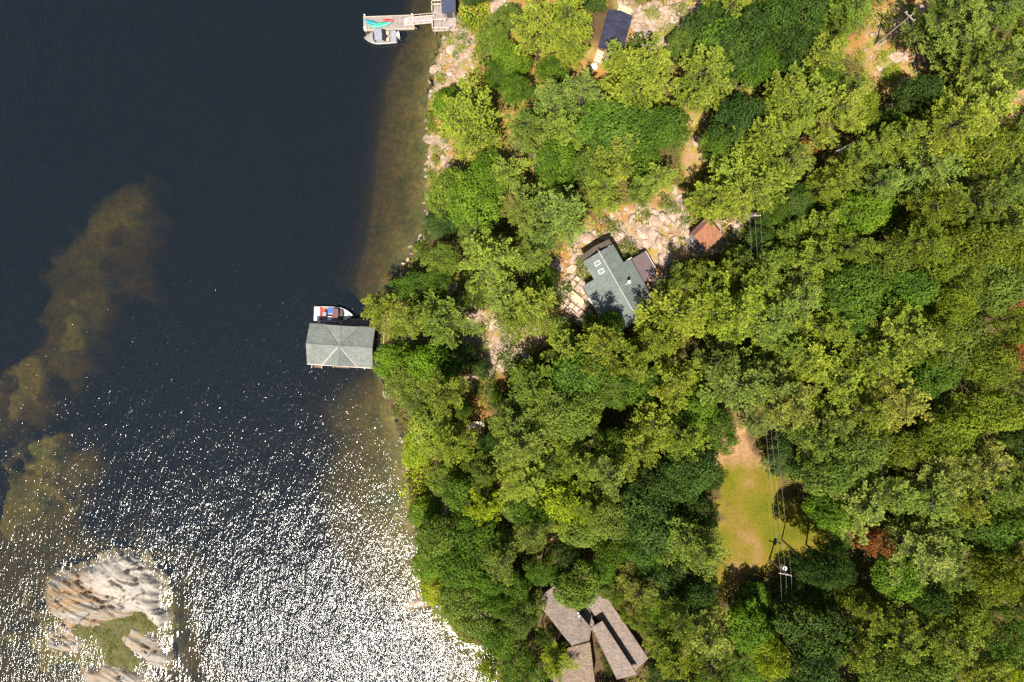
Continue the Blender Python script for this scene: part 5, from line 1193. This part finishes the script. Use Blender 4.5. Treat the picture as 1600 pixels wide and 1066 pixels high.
# ---------------- utility poles and wires
def pole(base, top, label, arms, trans=False, r=.14):
    b = G(*base); hh = 8.0
    # height from how far the top leans outward of the base in the survey
    rb = math.hypot(base[0]-800, base[1]-533); rt = math.hypot(top[0]-800, top[1]-533)
    hh = max(6.5, (H-b.z)*(rt-rb)/rt)
    o = thing('utility_pole', label, 'utility pole', (b.x, b.y, b.z), 0, 'utility poles')
    MB().tube([(0, 0, -1.2), (0, 0, hh)], r, 10, r*.65).build('pole', M_pole, o)
    ang = math.atan2(arms[1], arms[0])
    M = Matrix.Rotation(ang, 4, 'Z')
    a = MB().box(-.9, .9, -.24, -.13, hh-.7, hh-.56, M).build('crossarm', M_pole, o)
    for i in (-1, 0, 1): MB().tube([M @ Vector((i*.75, -.18, hh-.56)), M @ Vector((i*.75, -.18, hh-.3))], .07, 8).build('insulator', M_flash, a)
    if trans:
        q = MB().tube([M @ Vector((.1, .42, hh-2.2)), M @ Vector((.1, .42, hh-1.2))], .30, 14).build('transformer', M_hull, o)
        MB().tube([M @ Vector((.1, .42, hh-1.2)), M @ Vector((.1, .42, hh-.95))], .06, 8).build('bushing', M_dark, q)
    return [o.matrix_basis @ (M @ Vector((i*.75, -.18, hh-.3))) + Vector((0, 0, 0)) for i in (-1, 0, 1)]
def at(o, v): return v
tA = pole((1150, 350), (1180, 333), 'bare utility pole standing right of the rusty shed', (1, .05))
tB = pole((1202, 874), (1226, 892), 'utility pole with white transformer at the bottom of the lawn', (1, -.2), True)
tC = pole((1366, 71), (1433, 28), 'tall leaning looking utility pole in the upper right clearing', (.7, -.7))
def wire(p0, p1, sag, label, grp):
    pts = [p0.lerp(p1, i/24) - Vector((0, 0, sag*4*(i/24)*(1-i/24))) for i in range(25)]
    tag(MB().tube(pts, .009, 5).build('power_line', M_wire), label, 'wire', grp)
S_ = [Vector((*P(x, 1150, 15), 15)) for x in (1238, 1248, 1256)]
for i, w_ in enumerate(('left', 'middle', 'right')):
    wire(tA[i], tB[i], 0.9, f'{w_} overhead wire crossing the lawn from the shed pole', 'overhead wires')
    wire(tB[i], S_[i], 0.6, f'{w_} overhead wire running down from the transformer pole', 'overhead wires')
e1 = G(1530, 150, 6); wire(tC[1], e1, 1.0, 'upper wire leading right from the upper right pole', 'overhead wires')
e2 = G(1500, 170, 6); wire(tC[0], e2, 1.0, 'lower wire leading right from the upper right pole', 'overhead wires')

# ---------------- dead wood
def log(name, a, b, r, label, mat, za=.3, zb_=.3, cat='log', twigs=0, seed=1):
    p0, p1 = G(*a), G(*b); p0.z += za; p1.z += zb_
    o = MB().tube([p0, p0.lerp(p1, .5)+Vector((.1, .1, 0)), p1], r, 7, r*.5).build(name, mat); tag(o, label, cat)
    rr = random.Random(seed)
    for i in range(twigs):
        q = p0.lerp(p1, rr.uniform(.2, 1)); L_ = rr.uniform(.5, 1.6); a_ = rr.uniform(0, 6.28)
        MB().tube([q, q+Vector((math.cos(a_)*L_, math.sin(a_)*L_, rr.uniform(-.1, .5)))], r*.3, 4, .01).build('branch', mat, o)
log('fallen_log', (1366, 70), (1402, 42), .14, 'long pale log lying beside the upper right pole', M_greybark, twigs=3)
log('fallen_log', (1372, 72), (1396, 56), .10, 'short pale log next to the upper right pole foot', M_greybark, seed=3)
log('fallen_log', (1395, 62), (1408, 48), .16, 'thick bleached log above the small dark bush', M_greybark, seed=4)
log('fallen_snag', (1284, 250), (1318, 234), .16, 'bleached dead trunk right of the rusty dead tree', M_greybark, 4, 5, 'dead tree', 5, 5)
log('fallen_snag', (1358, 195), (1382, 178), .13, 'grey snag with twigs below the upper right clearing', M_greybark, 3, 5, 'dead tree', 9, 6)
log('fallen_log', (874, 500), (888, 492), .14, 'split pale log above the pine left of the cottage', M_tan, seed=7)
log('fallen_log', (690, 648), (704, 640), .10, 'thin pale log in the trees below the boathouse', M_greybark, 4, 4, seed=8)
g = P(652, 941, 0); o = rock_field('shore_rock', [(638, 944), (646, 938), (660, 936), (664, 940), (655, 946), (644, 948)], 0.35, M_rock, 'flat brown rock at the tip of the lower shore', 'rocks off the lower shore', seed=43, step=0.1)
for (x, y, lb) in ((1255, 238, 'x'),):
    pass
